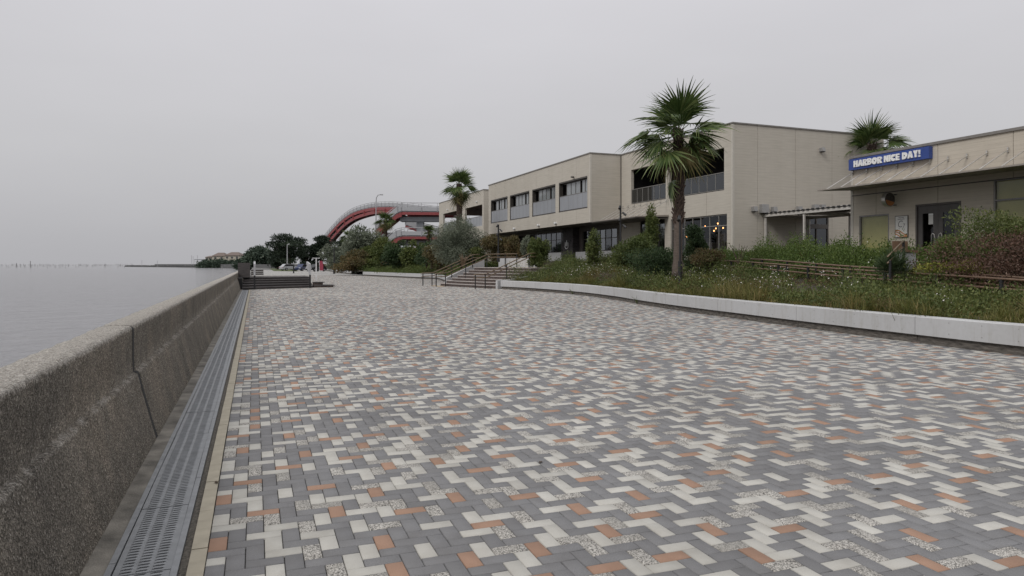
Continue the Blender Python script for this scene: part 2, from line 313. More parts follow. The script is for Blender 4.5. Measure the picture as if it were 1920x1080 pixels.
def far_paving():
    m, nt, b = new_mat('far_paving'); p = geo_pos(nt)
    v = tex(nt, 'Voronoi', 5.5, p)
    r = ramp2(nt, v.outputs['Color'], [(0.0, (0.15, 0.15, 0.16)), (0.45, (0.16, 0.16, 0.17)), (0.55, (0.5, 0.49, 0.45)), (0.85, (0.5, 0.49, 0.45)), (1.0, (0.36, 0.2, 0.12))])
    c = mixc(nt, 0.45, r.outputs[0], (0.30, 0.29, 0.275)); nt.links.new(c, b.inputs['Base Color']); b.inputs['Roughness'].default_value = 0.9
    return m
M['farpave'] = far_paving()

# ================================================================== helpers
OFF = {}
def rot2(x, y, a): return (x * math.cos(a) - y * math.sin(a), x * math.sin(a) + y * math.cos(a))
def bw(x, y, z=0):
    """building frame -> world"""
    a = rot2(x, y, DB); return (a[0], a[1], z)
def tag(o, label=None, cat=None, group=None, kind=None):
    for k, v in (('label', label), ('category', cat), ('group', group), ('kind', kind)):
        if v: o[k] = v
    return o
def thing(name, label, cat, base=(0, 0, 0), frame='w', group=None, kind=None):
    o = bpy.data.objects.new(name, None); COL.objects.link(o); o.empty_display_size = 0.2
    if frame == 'b':
        o.location = bw(*base); o.rotation_euler = (0, 0, DB)
    else: o.location = base
    OFF[o.name] = tuple(base); tag(o, label, cat, group, kind); return o
def offset(p):
    while p is not None:
        if p.name in OFF: return OFF[p.name]
        p = p.parent
    return (0, 0, 0)
class MB:
    def __init__(s): s.v = []; s.f = []
    def quad(s, a, b, c, d): n = len(s.v); s.v += [a, b, c, d]; s.f.append((n, n + 1, n + 2, n + 3)); return s
    def box(s, x0, x1, y0, y1, z0, z1):
        x0, x1 = min(x0, x1), max(x0, x1); y0, y1 = min(y0, y1), max(y0, y1); z0, z1 = min(z0, z1), max(z0, z1)
        return s.hexa([(x0, y0, z0), (x1, y0, z0), (x1, y1, z0), (x0, y1, z0), (x0, y0, z1), (x1, y0, z1), (x1, y1, z1), (x0, y1, z1)])
    def hexa(s, p):
        n = len(s.v); s.v += [tuple(q) for q in p]
        s.f += [tuple(n + i for i in t) for t in ((0, 3, 2, 1), (4, 5, 6, 7), (0, 1, 5, 4), (1, 2, 6, 5), (2, 3, 7, 6), (3, 0, 4, 7))]; return s
    def prism(s, poly, z0, z1):
        """vertical prism over a CCW polygon"""
        n = len(s.v); k = len(poly)
        s.v += [(x, y, z0) for x, y in poly] + [(x, y, z1) for x, y in poly]
        s.f += [tuple(n + i for i in range(k))[::-1], tuple(n + k + i for i in range(k))]
        s.f += [(n + i, n + (i + 1) % k, n + k + (i + 1) % k, n + k + i) for i in range(k)]; return s
    def loft(s, rings, caps=True, close=True):
        n = len(s.v); k = len(rings[0])
        for r in rings: s.v += [tuple(p) for p in r]
        for i in range(len(rings) - 1):
            for j in range(k if close else k - 1):
                a = n + i * k + j; b = n + i * k + (j + 1) % k
                s.f.append((a, b, b + k, a + k))
        if caps and close:
            s.f.append(tuple(n + j for j in range(k))[::-1]); s.f.append(tuple(n + (len(rings) - 1) * k + j for j in range(k)))
        return s
    def tube(s, pts, r, n=8):
        pts = [Vector(p) for p in pts]; rs = r if isinstance(r, (list, tuple)) else [r] * len(pts); rings = []
        for i, p in enumerate(pts):
            d = (pts[min(i + 1, len(pts) - 1)] - pts[max(i - 1, 0)]).normalized()
            u = d.cross(Vector((0, 0, 1)))
            if u.length < 1e-3: u = Vector((1, 0, 0))
            u.normalize(); v = u.cross(d)
            rings.append([p + rs[i] * (math.cos(2 * math.pi * k / n) * u + math.sin(2 * math.pi * k / n) * v) for k in range(n)])
        return s.loft(rings)
    def beam(s, p0, p1, wd, h):
        """bar with a rectangular section, width horizontal, h vertical"""
        p0, p1 = Vector(p0), Vector(p1); d = p1 - p0; u = Vector((d.y, -d.x, 0))
        if u.length < 1e-6: u = Vector((1, 0, 0))
        u = u.normalized() * wd / 2; q = Vector((0, 0, h / 2))
        if abs(d.normalized().z) > 0.95: q = Vector((0, h / 2, 0)); u = Vector((wd / 2, 0, 0))
        return s.hexa([p0 - u - q, p0 + u - q, p1 + u - q, p1 - u - q, p0 - u + q, p0 + u + q, p1 + u + q, p1 - u + q])
    def build(s, name, mat, parent=None, smooth=False):
        ox, oy, oz = offset(parent)
        me = bpy.data.meshes.new(name)
        me.from_pydata([(p[0] - ox, p[1] - oy, p[2] - oz) for p in s.v], [], s.f)
        if smooth: me.polygons.foreach_set('use_smooth', [True] * len(me.polygons))
        me.materials.append(M[mat] if isinstance(mat, str) else mat)
        o = bpy.data.objects.new(name, me); COL.objects.link(o)
        if parent is not None: o.parent = parent
        return o
def B(*a): return MB().box(*a)
def np_mesh(name, V, F, mat, parent=None, attr=None, matidx=None, attr_name='tint', off=None):
    """fast mesh: V (n,3), F (m,k) with k = 3 or 4; attr is one float per face"""
    V = np.asarray(V, np.float32); F = np.asarray(F, np.int32); k = F.shape[1]
    if off is None: off = offset(parent)
    V = V - np.array(off, np.float32)
    me = bpy.data.meshes.new(name)
    me.vertices.add(len(V)); me.vertices.foreach_set('co', V.ravel())
    me.loops.add(F.size); me.loops.foreach_set('vertex_index', F.ravel())
    me.polygons.add(len(F)); me.polygons.foreach_set('loop_start', np.arange(0, F.size, k, dtype=np.int32))
    for mm in (mat if isinstance(mat, (list, tuple)) else [mat]): me.materials.append(M[mm])
    if matidx is not None: me.polygons.foreach_set('material_index', np.asarray(matidx, np.int32))
    if attr is not None:
        a = me.attributes.new(attr_name, 'FLOAT', 'FACE'); a.data.foreach_set('value', np.asarray(attr, np.float32))
    me.update(calc_edges=True); me.validate()
    o = bpy.data.objects.new(name, me); COL.objects.link(o)
    if parent is not None: o.parent = parent
    return o
def catmull(pts, n=8):
    P = [np.array(p, float) for p in pts]; P = [2 * P[0] - P[1]] + P + [2 * P[-1] - P[-2]]; o = []
    for i in range(1, len(P) - 2):
        for t in np.linspace(0, 1, n, endpoint=False):
            a, b, c, d = P[i - 1], P[i], P[i + 1], P[i + 2]
            o.append(0.5 * ((2 * b) + (c - a) * t + (2 * a - 5 * b + 4 * c - d) * t * t + (3 * b - a - 3 * c + d) * t ** 3))
    o.append(P[-2]); return np.array(o)
def interp_curve(c):
    idx = np.argsort(c[:, 1]); ys, xs = c[idx, 1], c[idx, 0]
    return lambda y: np.interp(y, ys, xs)
rng = np.random.default_rng(11)
random.seed(5)

# ================================================================== ground, sea, paving
K1 = catmull([(11.9, -6), (11.75, 0), (11.72, 4), (11.74, 7.74), (11.82, 9.7), (12.11, 13.1), (12.42, 15.8), (12.58, 17.4), (12.95, 20.0), (13.55, 23.1), (14.12, 25.6), (14.68, 29.9), (14.70, 33.6), (14.36, 36.7), (13.82, 39.2)], 6)
K2 = catmull([(13.9, 49.2), (14.6, 54), (15.6, 59.8), (16.5, 64.5), (16.5, 67.6), (15.76, 70.5), (14.52, 78.8), (12.95, 89.8)], 6)
K3 = catmull([(14.3, 101), (13.3, 104), (13.25, 112), (13.5, 121), (14.3, 143), (15.6, 183)], 6)
kx1, kx2, kx3 = interp_curve(K1), interp_curve(K2), interp_curve(K3)
def kerb_x(y):
    y = np.asarray(y, float)
    return np.where(y < 39.3, kx1(y), np.where(y < 49.2, np.interp(y, [39.3, 46, 49.2], [13.8, 13.0, 13.9]), np.where(y < 95, kx2(y), kx3(y))))

g = MB()
g.quad((-0.97, -60, -0.030), (9000, -60, -0.030), (9000, 16000, -0.030), (-0.97, 16000, -0.030))
gr = g.build('ground', 'asphalt'); tag(gr, 'bare ground under the waterfront', None, kind='structure')
g = MB(); g.quad((-16000, -6000, -1.0), (40, -6000, -1.0), (40, 25000, -1.0), (-16000, 25000, -1.0))
tag(g.build('sea', 'water'), 'calm grey sea beyond the concrete wall', None, kind='structure')

pv = MB(); pv.quad((-0.235, -2, -0.012), (17.2, -2, -0.012), (17.2, 96, -0.012), (-0.235, 96, -0.012))
paving = pv.build('promenade_paving', 'sand'); tag(paving, 'herringbone block paving of the promenade', None, kind='structure')
fp = MB(); fp.quad((-0.79, 96, -0.006), (17.2, 96, -0.006), (17.2, 190, -0.006), (-0.79, 190, -0.006))
tag(fp.build('far_promenade', 'farpave'), 'far stretch of the block paved promenade', None, kind='structure')

# herringbone of 200 x 100 mm blocks; each a bevelled block with its own slight tilt
U = 0.0932; X0 = -0.232
ni, nj = 188, 1032
I, J = np.meshgrid(np.arange(-1, ni), np.arange(0, nj), indexing='ij')
k = (I - J) % 4
hor = k == 0; ver = k == 3
bi = np.concatenate([I[hor], I[ver]]); bj = np.concatenate([J[hor], J[ver]]); isH = np.concatenate([np.ones(hor.sum(), bool), np.zeros(ver.sum(), bool)])
x0 = X0 + bi * U; x1 = x0 + np.where(isH, 2 * U, U); y0 = -1.0 + bj * U; y1 = y0 + np.where(isH, U, 2 * U)
x0 = np.maximum(x0, X0)
kx = kerb_x((y0 + y1) / 2) + 0.06
ok = (x1 - x0 > 0.02) & (x0 < kx - 0.02)
x0, x1, y0, y1, isH, kx = x0[ok], x1[ok], y0[ok], y1[ok], isH[ok], kx[ok]; x1 = np.minimum(x1, kx)
full = (x1 - x0 > 0.98 * U)
n = len(x0)
fd = 0.5 * (x0 + x1) * math.sin(TH) + 0.5 * (y0 + y1) * math.cos(TH); fr_ = 0.5 * (x0 + x1) * math.cos(TH) - 0.5 * (y0 + y1) * math.sin(TH)
kind = rng.choice(3, n, p=[0.47, 0.35, 0.18])
cxp, cyp = 0.5 * (x0 + x1), 0.5 * (y0 + y1)
grid_ = {}
for i in range(n): grid_.setdefault((int(cxp[i] / 0.2), int(cyp[i] / 0.2)), []).append(i)
for i in np.where((kind > 0) & (fd < 30))[0]:             # break up large runs of one colour
    gx_, gy_ = int(cxp[i] / 0.2), int(cyp[i] / 0.2)
    same = sum(1 for a_ in (-1, 0, 1) for b_ in (-1, 0, 1) for j in grid_.get((gx_ + a_, gy_ + b_), ()) if kind[j] == kind[i] and (cxp[i] - cxp[j]) ** 2 + (cyp[i] - cyp[j]) ** 2 < 0.034) - 1
    if same >= (3 if kind[i] == 1 else 2): kind[i] = 0
taken = {}                                               # terracotta blocks never lie side by side
for i in rng.permutation(n)[: int(n * 0.30)]:
    gx_, gy_ = int(cxp[i] / 0.3), int(cyp[i] / 0.3)
    if all((cxp[i] - cxp[j]) ** 2 + (cyp[i] - cyp[j]) ** 2 > 0.092 for a_ in (-1, 0, 1) for b_ in (-1, 0, 1) for j in taken.get((gx_ + a_, gy_ + b_), ())):
        taken.setdefault((gx_, gy_), []).append(i)
ter = [j for v_ in taken.values() for j in v_]; ter = rng.permutation(ter)[: int(n * 0.080)]; kind[ter] = 3
rnd = rng.random(n) ** 1.6
with np.errstate(all='ignore'):
    px = 960 + F_PX * fr_ / fd; py = 495 + F_PX * EYE / fd
inv = (fd > 0.5) & (px > 15) & (px < 1905) & (py < 1072) & full & (((x1 - x0) * (y1 - y0)) > 1.97 * U * U)
near = np.zeros(n, bool); near[np.where(inv)[0][np.argsort(fd[inv])[:300]]] = True
GAP, CH, HT = 0.0022, 0.0035, 0.05
def paver_verts(x0, x1, y0, y1, dz):
    z = lambda v: np.full_like(x0, v) if np.ndim(v) == 0 else v
    a, b, c, d = x0 + GAP, x1 - GAP, y0 + GAP, y1 - GAP
    top = dz
    P = [(a, c, z(-HT)), (b, c, z(-HT)), (b, d, z(-HT)), (a, d, z(-HT)),
         (a, c, top[0] - CH), (b, c, top[1] - CH), (b, d, top[2] - CH), (a, d, top[3] - CH),
         (a + CH, c + CH, top[0]), (b - CH, c + CH, top[1]), (b - CH, d - CH, top[2]), (a + CH, d - CH, top[3])]
    return np.stack([np.stack(p, -1) for p in P], 1)
PF = np.array([(8, 9, 10, 11), (4, 5, 9, 8), (5, 6, 10, 9), (6, 7, 11, 10), (7, 4, 8, 11), (0, 1, 5, 4), (1, 2, 6, 5), (2, 3, 7, 6), (3, 0, 4, 7)])
m_ = ~near
nn = m_.sum()
dz = [rng.normal(0, 0.0007, nn) for _ in range(1)]; base_z = dz[0]
tilt = [base_z + rng.normal(0, 0.0004, nn) for _ in range(4)]
PV = paver_verts(x0[m_], x1[m_], y0[m_], y1[m_], tilt).reshape(-1, 3)
far_ = fd[m_] > 16                                       # far blocks: top and bevels only
FF = []; FK = []; FR = []
base_idx = np.arange(nn) * 12
for sel, faces in ((~far_, PF), (far_, PF[:5])):
    bidx = base_idx[sel]
    FF.append((bidx[:, None, None] + faces[None]).reshape(-1, 4)); FK.append(np.repeat(kind[m_][sel], len(faces))); FR.append(np.repeat(rnd[m_][sel], len(faces)))
o = np_mesh('paving_blocks', PV, np.concatenate(FF), ['p_grey', 'p_cream', 'p_gran', 'p_terra'], paving, np.concatenate(FR), np.concatenate(FK), 'rnd')
tag(o, None, None, kind='stuff')
cache = {}
for i in np.where(near)[0]:
    vr = int(rnd[i] * 5); key = (int(kind[i]), bool(isH[i]), vr)
    lx, ly = (2 * U, U) if isH[i] else (U, 2 * U)
    if key not in cache:
        one = np.array([0.0])
        vv = paver_verts(one - lx / 2, one + lx / 2, one - ly / 2, one + ly / 2, [one * 0] * 4).reshape(-1, 3)
        ob = np_mesh('paver', vv, PF, ['p_grey', 'p_cream', 'p_gran', 'p_terra'][key[0]], paving, np.full(9, (vr + 0.5) / 5), None, 'rnd')
        cache[key] = ob.data
    else:
        ob = bpy.data.objects.new('paver', cache[key]); COL.objects.link(ob); ob.parent = paving
    ob.location = (0.5 * (x0[i] + x1[i]), 0.5 * (y0[i] + y1[i]), float(rng.normal(0, 0.0007)))
    ob.rotation_euler = (float(rng.normal(0, 0.004)), float(rng.normal(0, 0.004)), float(rng.normal(0, 0.003)))

# beige edging stones between paving and drain
ed = thing('edging_kerb', 'flush beige edging stones between the block paving and the steel drain', 'kerb', (-0.272, 4, 0), kind='structure')
ym = 0.4; kerb_me = None; q = 0
while ym < 96:
    ln = 0.598
    ob = B(-0.314, -0.236, ym + 0.0025, ym + ln - 0.0025, -0.06, 0.001).build('kerb_stone', 'kerbstone', ed) if kerb_me is None else bpy.data.objects.new('kerb_stone', kerb_me)
    if kerb_me is None: kerb_me = ob.data; k0 = ym
    else: COL.objects.link(ob); ob.parent = ed; ob.location = (float(rng.normal(0, 0.001)), ym - k0, float(rng.normal(0, 0.0012)))
    ym += 0.6
tag(B(-0.352, -0.314, -2, 96, -0.08, -0.012).build('grit_joint', 'mortar'), 'gritty joint beside the drain', None, kind='structure')
st_ = MB()
ys = np.arange(-2, 60, 0.25)
for a, b in zip(ys[:-1], ys[1:]):
    ja, jb = [0.012 * math.sin(a * 5.1) + 0.008 * math.sin(a * 13.7), 0.012 * math.sin(b * 5.1) + 0.008 * math.sin(b * 13.7)]
    st_.quad((-0.86, a, 0.012), (-0.684 , a, -0.002 + ja * .3), (-0.684, b, -0.002 + jb * .3), (-0.86, b, 0.012))
tag(st_.build('concrete_strip', 'concrete'), 'worn concrete strip at the foot of the sea wall', None, kind='structure')

# ---------------- steel drain: channel, two side rails, slotted cover plates
dr = thing('drain', 'long galvanised steel drain with slotted cover plates beside the sea wall', 'drain', (-0.516, 4, 0))
ch = MB(); ch.box(-0.668, -0.364, -2, 42.6, -0.2, -0.19); ch.box(-0.684, -0.672, -2, 42.6, -0.2, -0.03); ch.box(-0.36, -0.352, -2, 42.6, -0.2, -0.03)
ch.build('channel', 'channel', dr)
for a in np.arange(-2, 42.4, 1.98):
    B(-0.683, -0.652, a, a + 1.974, -0.03, 0.004).build('side_rail', 'galv', dr)
    B(-0.386, -0.354, a - .6, a + 1.374, -0.03, 0.004).build('side_rail', 'galv', dr)
def cover_plate():
    V = []; Fq = []
    W_, Ln = 0.258, 0.97; cols = [(0.028, 0.088), (0.099, 0.159), (0.170, 0.230)]; rows = 26; rl = Ln / rows
    def quad(*p): nq = len(V); V.extend(p); Fq.append(tuple(range(nq, nq + 4)))
    xs_ = [0.0, 0.028, 0.088, 0.099, 0.159, 0.170, 0.230, W_]
    for a, b in ((0, 1), (2, 3), (4, 5), (6, 7)): quad((xs_[a], 0, 0), (xs_[b], 0, 0), (xs_[b], Ln, 0), (xs_[a], Ln, 0))
    for (ca, cb) in cols:
        for r in range(rows):
            ya, yb = r * rl, (r + 1) * rl; cx, cy = (ca + cb) / 2, (ya + yb) / 2
            hx_, hy_ = (cb - ca) * 0.47, rl * 0.23
            if r % 2 and False: pass
            hole = [(cx - hx_, cy), (cx - hx_ * .55, cy + hy_), (cx + hx_ * .55, cy + hy_), (cx + hx_, cy), (cx + hx_ * .55, cy - hy_), (cx - hx_ * .55, cy - hy_)]
            h3 = [(p[0], p[1], 0.0025) for p in hole]; lo = [(p[0], p[1], -0.02) for p in hole]
            TL, TR, BL, BR = (ca, yb, 0), (cb, yb, 0), (ca, ya, 0), (cb, ya, 0); ML, MR = (ca, cy, 0), (cb, cy, 0)
            quad(TL, ML, h3[0], h3[1]); quad(TR, TL, h3[1], h3[2]); quad(MR, TR, h3[2], h3[3])
            quad(BR, MR, h3[3], h3[4]); quad(BL, BR, h3[4], h3[5]); quad(ML, BL, h3[5], h3[0])
            for q in range(6): quad(h3[(q + 1) % 6], h3[q], lo[q], lo[(q + 1) % 6])
    quad((0, 0, -0.02), (W_, 0, -0.02), (W_, 0, 0), (0, 0, 0)); quad((0, Ln, 0), (W_, Ln, 0), (W_, Ln, -0.02), (0, Ln, -0.02))
    me = bpy.data.meshes.new('cover_plate'); me.from_pydata(V, [], Fq); me.materials.append(M['galv']); return me
cpm = cover_plate()
for i, a in enumerate(np.arange(-0.12, 42.3, 0.9765)):
    ob = bpy.data.objects.new('cover_plate', cpm); COL.objects.link(ob); ob.parent = dr
    ob.location = (-0.648 + 0.516 + float(rng.normal(0, .0015)), a - 4, float(rng.normal(0.0, 0.0012)))
    ob.rotation_euler = (0, float(rng.normal(0, .003)), float(rng.normal(0, .0012)))

# ---------------- sea wall: cast blocks with open joints, batter below, upright above
sw = thing('sea_wall', 'rough weathered concrete sea wall with sloped foot and open joints', 'wall', (-1.0, 6, 0))
prof = [(-0.785, -0.2), (-0.788, 0.01), (-0.84, 0.2), (-0.89, 0.4), (-0.932, 0.566), (-0.945, 0.580), (-0.968, 0.584), (-0.970, 0.70), (-0.970, 0.83), (-0.971, 0.942), (-0.978, 0.966), (-0.998, 0.980), (-1.07, 0.984), (-1.15, 0.983), (-1.205, 0.978), (-1.228, 0.955), (-1.235, 0.90), (-1.30, -1.5)]
joints = [-11.8, -2.55, 6.67, 15.9, 24.9, 34.0, 43.2, 52.3, 61.5, 70.6, 80, 89, 98, 107, 116, 125, 134]
for a, b in zip(joints[:-1], joints[1:]):
    m_b = MB(); st = 0.09 if b < 26 else 0.4
    yy = np.concatenate([[a + 0.04, a + 0.055], np.linspace(a + 0.08, b - 0.08, max(2, int((b - a) / st))), [b - 0.055, b - 0.04]])
    rr = np.random.default_rng(int(a * 10) + 200)
    j1 = np.convolve(rr.normal(0, 1, len(yy) + 4), np.ones(5) / 5, 'valid')
    rings = []
    for y, jv in zip(yy, j1):
        ring = []
        for q, (x, z) in enumerate(prof):
            amp = 0.0045 if q in (4, 5, 6, 10, 11, 14) else 0.0006
            en = 0.005 * max(0.0, 1 - min(y - a - 0.04, b - 0.04 - y) / 0.04)          # edges broken back at the joints
            ring.append((x + amp * (0.5 * jv + rr.normal()) - en * (q < 12), y, z + amp * 0.6 * (jv + rr.normal()) * (1 if q > 1 else 0) - en * (10 <= q < 16)))
        rings.append(ring)
    m_b.loft(rings, close=False)
    for ring, flip in ((rings[0], False), (rings[-1], True)):
        nq = len(m_b.v); m_b.v += ring; fc = tuple(range(nq, nq + len(ring))); m_b.f.append(fc if flip else fc[::-1])
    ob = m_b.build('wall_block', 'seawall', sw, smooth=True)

for b in joints[1:10]:  # black strips stand in for the shadow deep inside the open joints
    fl = MB(); in_ = [(x - 0.003, z - (0.010 if 9 < q_ < 17 else 0)) for q_, (x, z) in enumerate(prof)]
    fl.loft([[(x, yv, z) for x, z in in_] for yv in (b - 0.042, b + 0.042)]); fl.build('joint_shade_strip', 'channel', sw)

# ================================================================== planters: white kerb panels on a dark plinth
def planter_kerb(name, label, curve, breaks, top=0.505, group=None):
    base = (float(curve[0, 0]), float(curve[0, 1]), 0)
    t = thing(name, label, 'kerb', base, group=group)
    fx = interp_curve(curve)
    def nrm(y):
        d = np.array([float(fx(y + .2) - fx(y - .2)), 0.4]); d /= np.linalg.norm(d); return np.array([-d[1], d[0]])   # towards the promenade (-X)
    for a, b in zip(breaks[:-1], breaks[1:]):
        ys = np.linspace(a + 0.006, b - 0.006, 8); R1 = []; R2 = []
        for y in ys:
            p = np.array([float(fx(y)), y]); nv = nrm(y)
            def at(o, z): q = p + nv * o; return (q[0], q[1], z)
            R1.append([at(-0.02, 0.165), at(0.045, 0.16), at(0.045, top - 0.012), at(0.033, top), at(-0.115, top + 0.014), at(-0.125, top), at(-0.125, 0.3)])
            R2.append([at(0.0, -0.05), at(0.0, 0.055), at(-0.012, 0.062), at(-0.012, 0.115), at(-0.02, 0.12), at(-0.02, 0.19), at(-0.12, 0.19), at(-0.12, -0.05)])
        MB().loft([r[::-1] for r in R1]).build('kerb_panel', 'white', t)
        if b < 25:
            bt = MB()
            for yb_ in np.arange(a + 0.3, b - 0.1, 0.62):
                p = np.array([float(fx(yb_)), yb_]); nv = nrm(yb_); tv = np.array([-nv[1], nv[0]])
                for z_ in (0.235, 0.435):
                    c_ = [p + nv * 0.0455 + tv * s1 * .008 for s1 in (-1, 1)]; d_ = [p + nv * 0.0485 + tv * s1 * .006 for s1 in (-1, 1)]
                    bt.hexa([(*c_[0], z_ - .008), (*c_[1], z_ - .008), (*d_[1], z_ - .006), (*d_[0], z_ - .006), (*c_[0], z_ + .008), (*c_[1], z_ + .008), (*d_[1], z_ + .006), (*d_[0], z_ + .006)])
            tag(bt.build('screw_heads', 'ventbox', t), kind='stuff')
        for i in range(0, 7, 2 if b < 45 else 7):
            MB().loft([r[::-1] for r in R2[i:min(i + 3, 8)]] if b < 45 else [r[::-1] for r in R2]).build('plinth_block', 'plinth', t)
    return t
planter_kerb('planter_kerb', 'long curving white panelled kerb on dark plinth below the flower bed', K1, [-2, 2.7, 6.2, 9.7, 13.1, 16.6, 20.0, 23.8, 27.7, 31.5, 35.4, 39.15])
planter_kerb('planter_kerb', 'white kerb curving round the hollow bay beyond the brown steps', K2, [49.4, 55, 61, 67, 72, 78, 84, 89.7])
for i, (a, b, lb) in enumerate([(104.2, 117, 'short white kerb block nearest the black lamp post'), (118, 140, 'middle short white kerb block before the red banner'), (143, 178, 'farthest short white kerb block by the parked cars')]):
    sub = K3[(K3[:, 1] >= a - 1.5) & (K3[:, 1] <= b + 1.5)]
    planter_kerb('planter_kerb', lb, K3, [a, (a + b) / 2, b], 0.6)

# ---------------- stairs up into the garden (arc-fronted), local frame a = along front, b = inward
SA = np.array([-0.225, 0.974]); SB = np.array([0.974, 0.225]); S0 = np.array([13.72, 39.75]); SW = 8.0; TR, RI = 0.43, 0.18
def sxy(a, b): p = S0 + SA * a + SB * b; return (float(p[0]), float(p[1]))
stairs = thing('garden_stairs', 'wide brown tiled steps with pale nosings rising to the garden', 'stairs', (13.72, 39.75, 0))
def step_poly(i, grow=0.0):
    b0 = TR * i - grow; rad = 1.35 - 0.06 * i; w_ = SW - 0.08 * i + grow; pts = []
    for a in np.linspace(0.0, w_ - rad, 6): pts.append(sxy(a, b0 - 0.22 * math.sin(math.pi * min(1, a / (w_ - rad) * 0.75))))
    off = -0.22 * math.sin(math.pi * 0.75)
    for t in np.linspace(0, math.pi / 2, 7)[1:]: pts.append(sxy(w_ - rad + rad * math.sin(t), b0 + off + rad * (1 - math.cos(t))))
    pts += [sxy(w_, 5.6), sxy(0.0, 5.6)]
    return pts
for i in range(7):
    z = RI * i
    MB().prism(step_poly(i, 0.0), z - (0.02 if i else 0.0), z + RI - 0.034).build('riser', 'tile_br', stairs)
    s_ = MB().prism(step_poly(i, 0.03), z + RI - 0.034, z + RI).build('tread', 'nosing', stairs)
nw = MB()
for aa, b0, b1, z0, z1, tt in ((-0.22, -0.05, 0.5, 0.505, 0.56, 0.2), (-0.22, 0.5, 5.6, 0.50, 1.22, 0.2)):
    p = [sxy(aa, b0), sxy(aa + tt, b0), sxy(aa + tt, b1), sxy(aa, b1)]
    nw.hexa([(x, y, -0.05) for x, y in p] + [(p[0][0], p[0][1], z0), (p[1][0], p[1][1], z0), (p[2][0], p[2][1], z1), (p[3][0], p[3][1], z1)])
nw.build('cheek_wall', 'white', stairs)
fw = MB(); p = [sxy(SW + 0.1, 0.9), sxy(SW + 0.35, 0.9), sxy(SW + 0.6, 4.2), sxy(SW + 0.35, 4.2)]
fw.hexa([(x, y, -0.05) for x, y in p] + [(p[0][0], p[0][1], 0.52), (p[1][0], p[1][1], 0.52), (p[2][0], p[2][1], 1.85), (p[3][0], p[3][1], 1.85)]); fw.build('cheek_wall', 'white', stairs)
bk = MB(); p = [sxy(3.8, 5.65), sxy(3.8, 5.9), sxy(SW + 0.7, 5.9), sxy(SW + 0.7, 5.65)]; bk.prism(p[::-1], 0.2, 1.93); bk.build('back_wall', 'white', stairs)
ty = MB(); ty.prism([sxy(0.2, 5.0), sxy(SW - .6, 5.0), sxy(SW - .6, 5.45), sxy(0.2, 5.45)][::-1], 1.262, 1.268); ty.build('tactile_strip', 'tactile', stairs)
ty = MB(); ty.prism([sxy(5.6, -0.85), sxy(7.2, -0.85), sxy(7.2, -0.45), sxy(5.6, -0.45)][::-1], 0.002, 0.007); ty.build('tactile_strip', 'tactile', stairs)

def handrail(name, label, rails, posts, matr='railwood', pr=0.035, rr=0.024, group=None, cat='handrail'):
    base = posts[0][0]
    t = thing(name, label, cat, base, group=group)
    for r in rails: MB().tube(r, rr, 8).build('rail', matr, t, smooth=True)
    for (p, h) in posts: MB().tube([p, (p[0], p[1], p[2] + h)], pr, 8).build('post', 'black', t)
    return t
def stair_rail(a, label, ext):
    P = []
    def pt(b, z): x, y = sxy(a, b); return (x, y, z)
    hi = [pt(-1.25, 0.86), pt(-0.35, 0.90), pt(2.85, 2.17), pt(3.4, 2.19)] + ([(sxy(a - ext, 3.7)[0], sxy(a - ext, 3.7)[1], 2.19)] if ext else [])
    lo = [(x, y, z - 0.22) for x, y, z in hi]
    posts = [(pt(-1.15, 0.0), 0.86), (pt(-0.45, 0.0), 0.88), (pt(1.1, 0.52), 0.95), (pt(2.8, 1.24), 0.92)] + ([((sxy(a - ext * .5, 3.55)[0], sxy(a - ext * .5, 3.55)[1], 1.24), 0.94), ((sxy(a - ext, 3.7)[0], sxy(a - ext, 3.7)[1], 1.24), 0.94)] if ext else [])
    return handrail('stair_handrail', label, [hi, lo], posts, rr=0.032)
stair_rail(0.55, 'tan double handrail on black posts at the near end of the brown steps', 0)
stair_rail(5.7, 'tan double handrail on black posts across the middle of the brown steps', 2.4)
stair_rail(7.7, 'tan double handrail on black posts at the far end of the brown steps', 0)

# ================================================================== planting bed terrain
def bed_h(x, y):
    s = x - kerb_x(y) - 0.12
    xr = np.interp(y, [0, 11, 28, 40, 60, 100], [15.6, 17.3, 20.4, 17.2, 19.5, 18.0]); kx_ = kerb_x(y) + 0.12
    t1 = np.clip(s / np.maximum(xr - kx_, 0.5), 0, 1); t = np.clip((x - xr - 0.2) / np.maximum(22.6 - xr, 1.5), 0, 1)
    low_ = 0.04 + 0.028 * np.clip(y - 8, 0, 20)
    h = 0.40 + t1 * low_ + (1.70 - 0.40 - low_) * t * t * (3 - 2 * t)
    h = h + 0.05 * np.sin(x * 1.9 + y * 0.7) * np.clip(s, 0, 1) + 0.05 * np.sin(y * 1.3 - x * 0.6) * np.clip(s, 0, 1)
    return np.minimum(h, 1.95)
def in_stairs(x, y, mrg=0.0):
    dx, dy = np.asarray(x) - S0[0], np.asarray(y) - S0[1]
    a = dx * SA[0] + dy * SA[1]; b = dx * SB[0] + dy * SB[1]
    return (a > -0.25 - mrg) & (a < SW + 0.45 + mrg) & (b > -3) & (b < 5.8 + mrg)
Yg = np.concatenate([np.arange(-3, 96, 0.4), np.arange(96, 190, 3)]); Sg = np.concatenate([[0], np.linspace(0.05, 10, 30), [14, 20, 30, 60]])
GX = kerb_x(Yg)[:, None] + 0.115 + Sg[None]; GY = np.repeat(Yg[:, None], len(Sg), 1); GZ = bed_h(GX, GY)
V = np.stack([GX, GY, GZ], -1).reshape(-1, 3); ns = len(Sg)
ii, jj = np.meshgrid(np.arange(len(Yg) - 1), np.arange(ns - 1), indexing='ij'); a = (ii * ns + jj).ravel()
Fq = np.stack([a, a + 1, a + ns + 1, a + ns], -1)
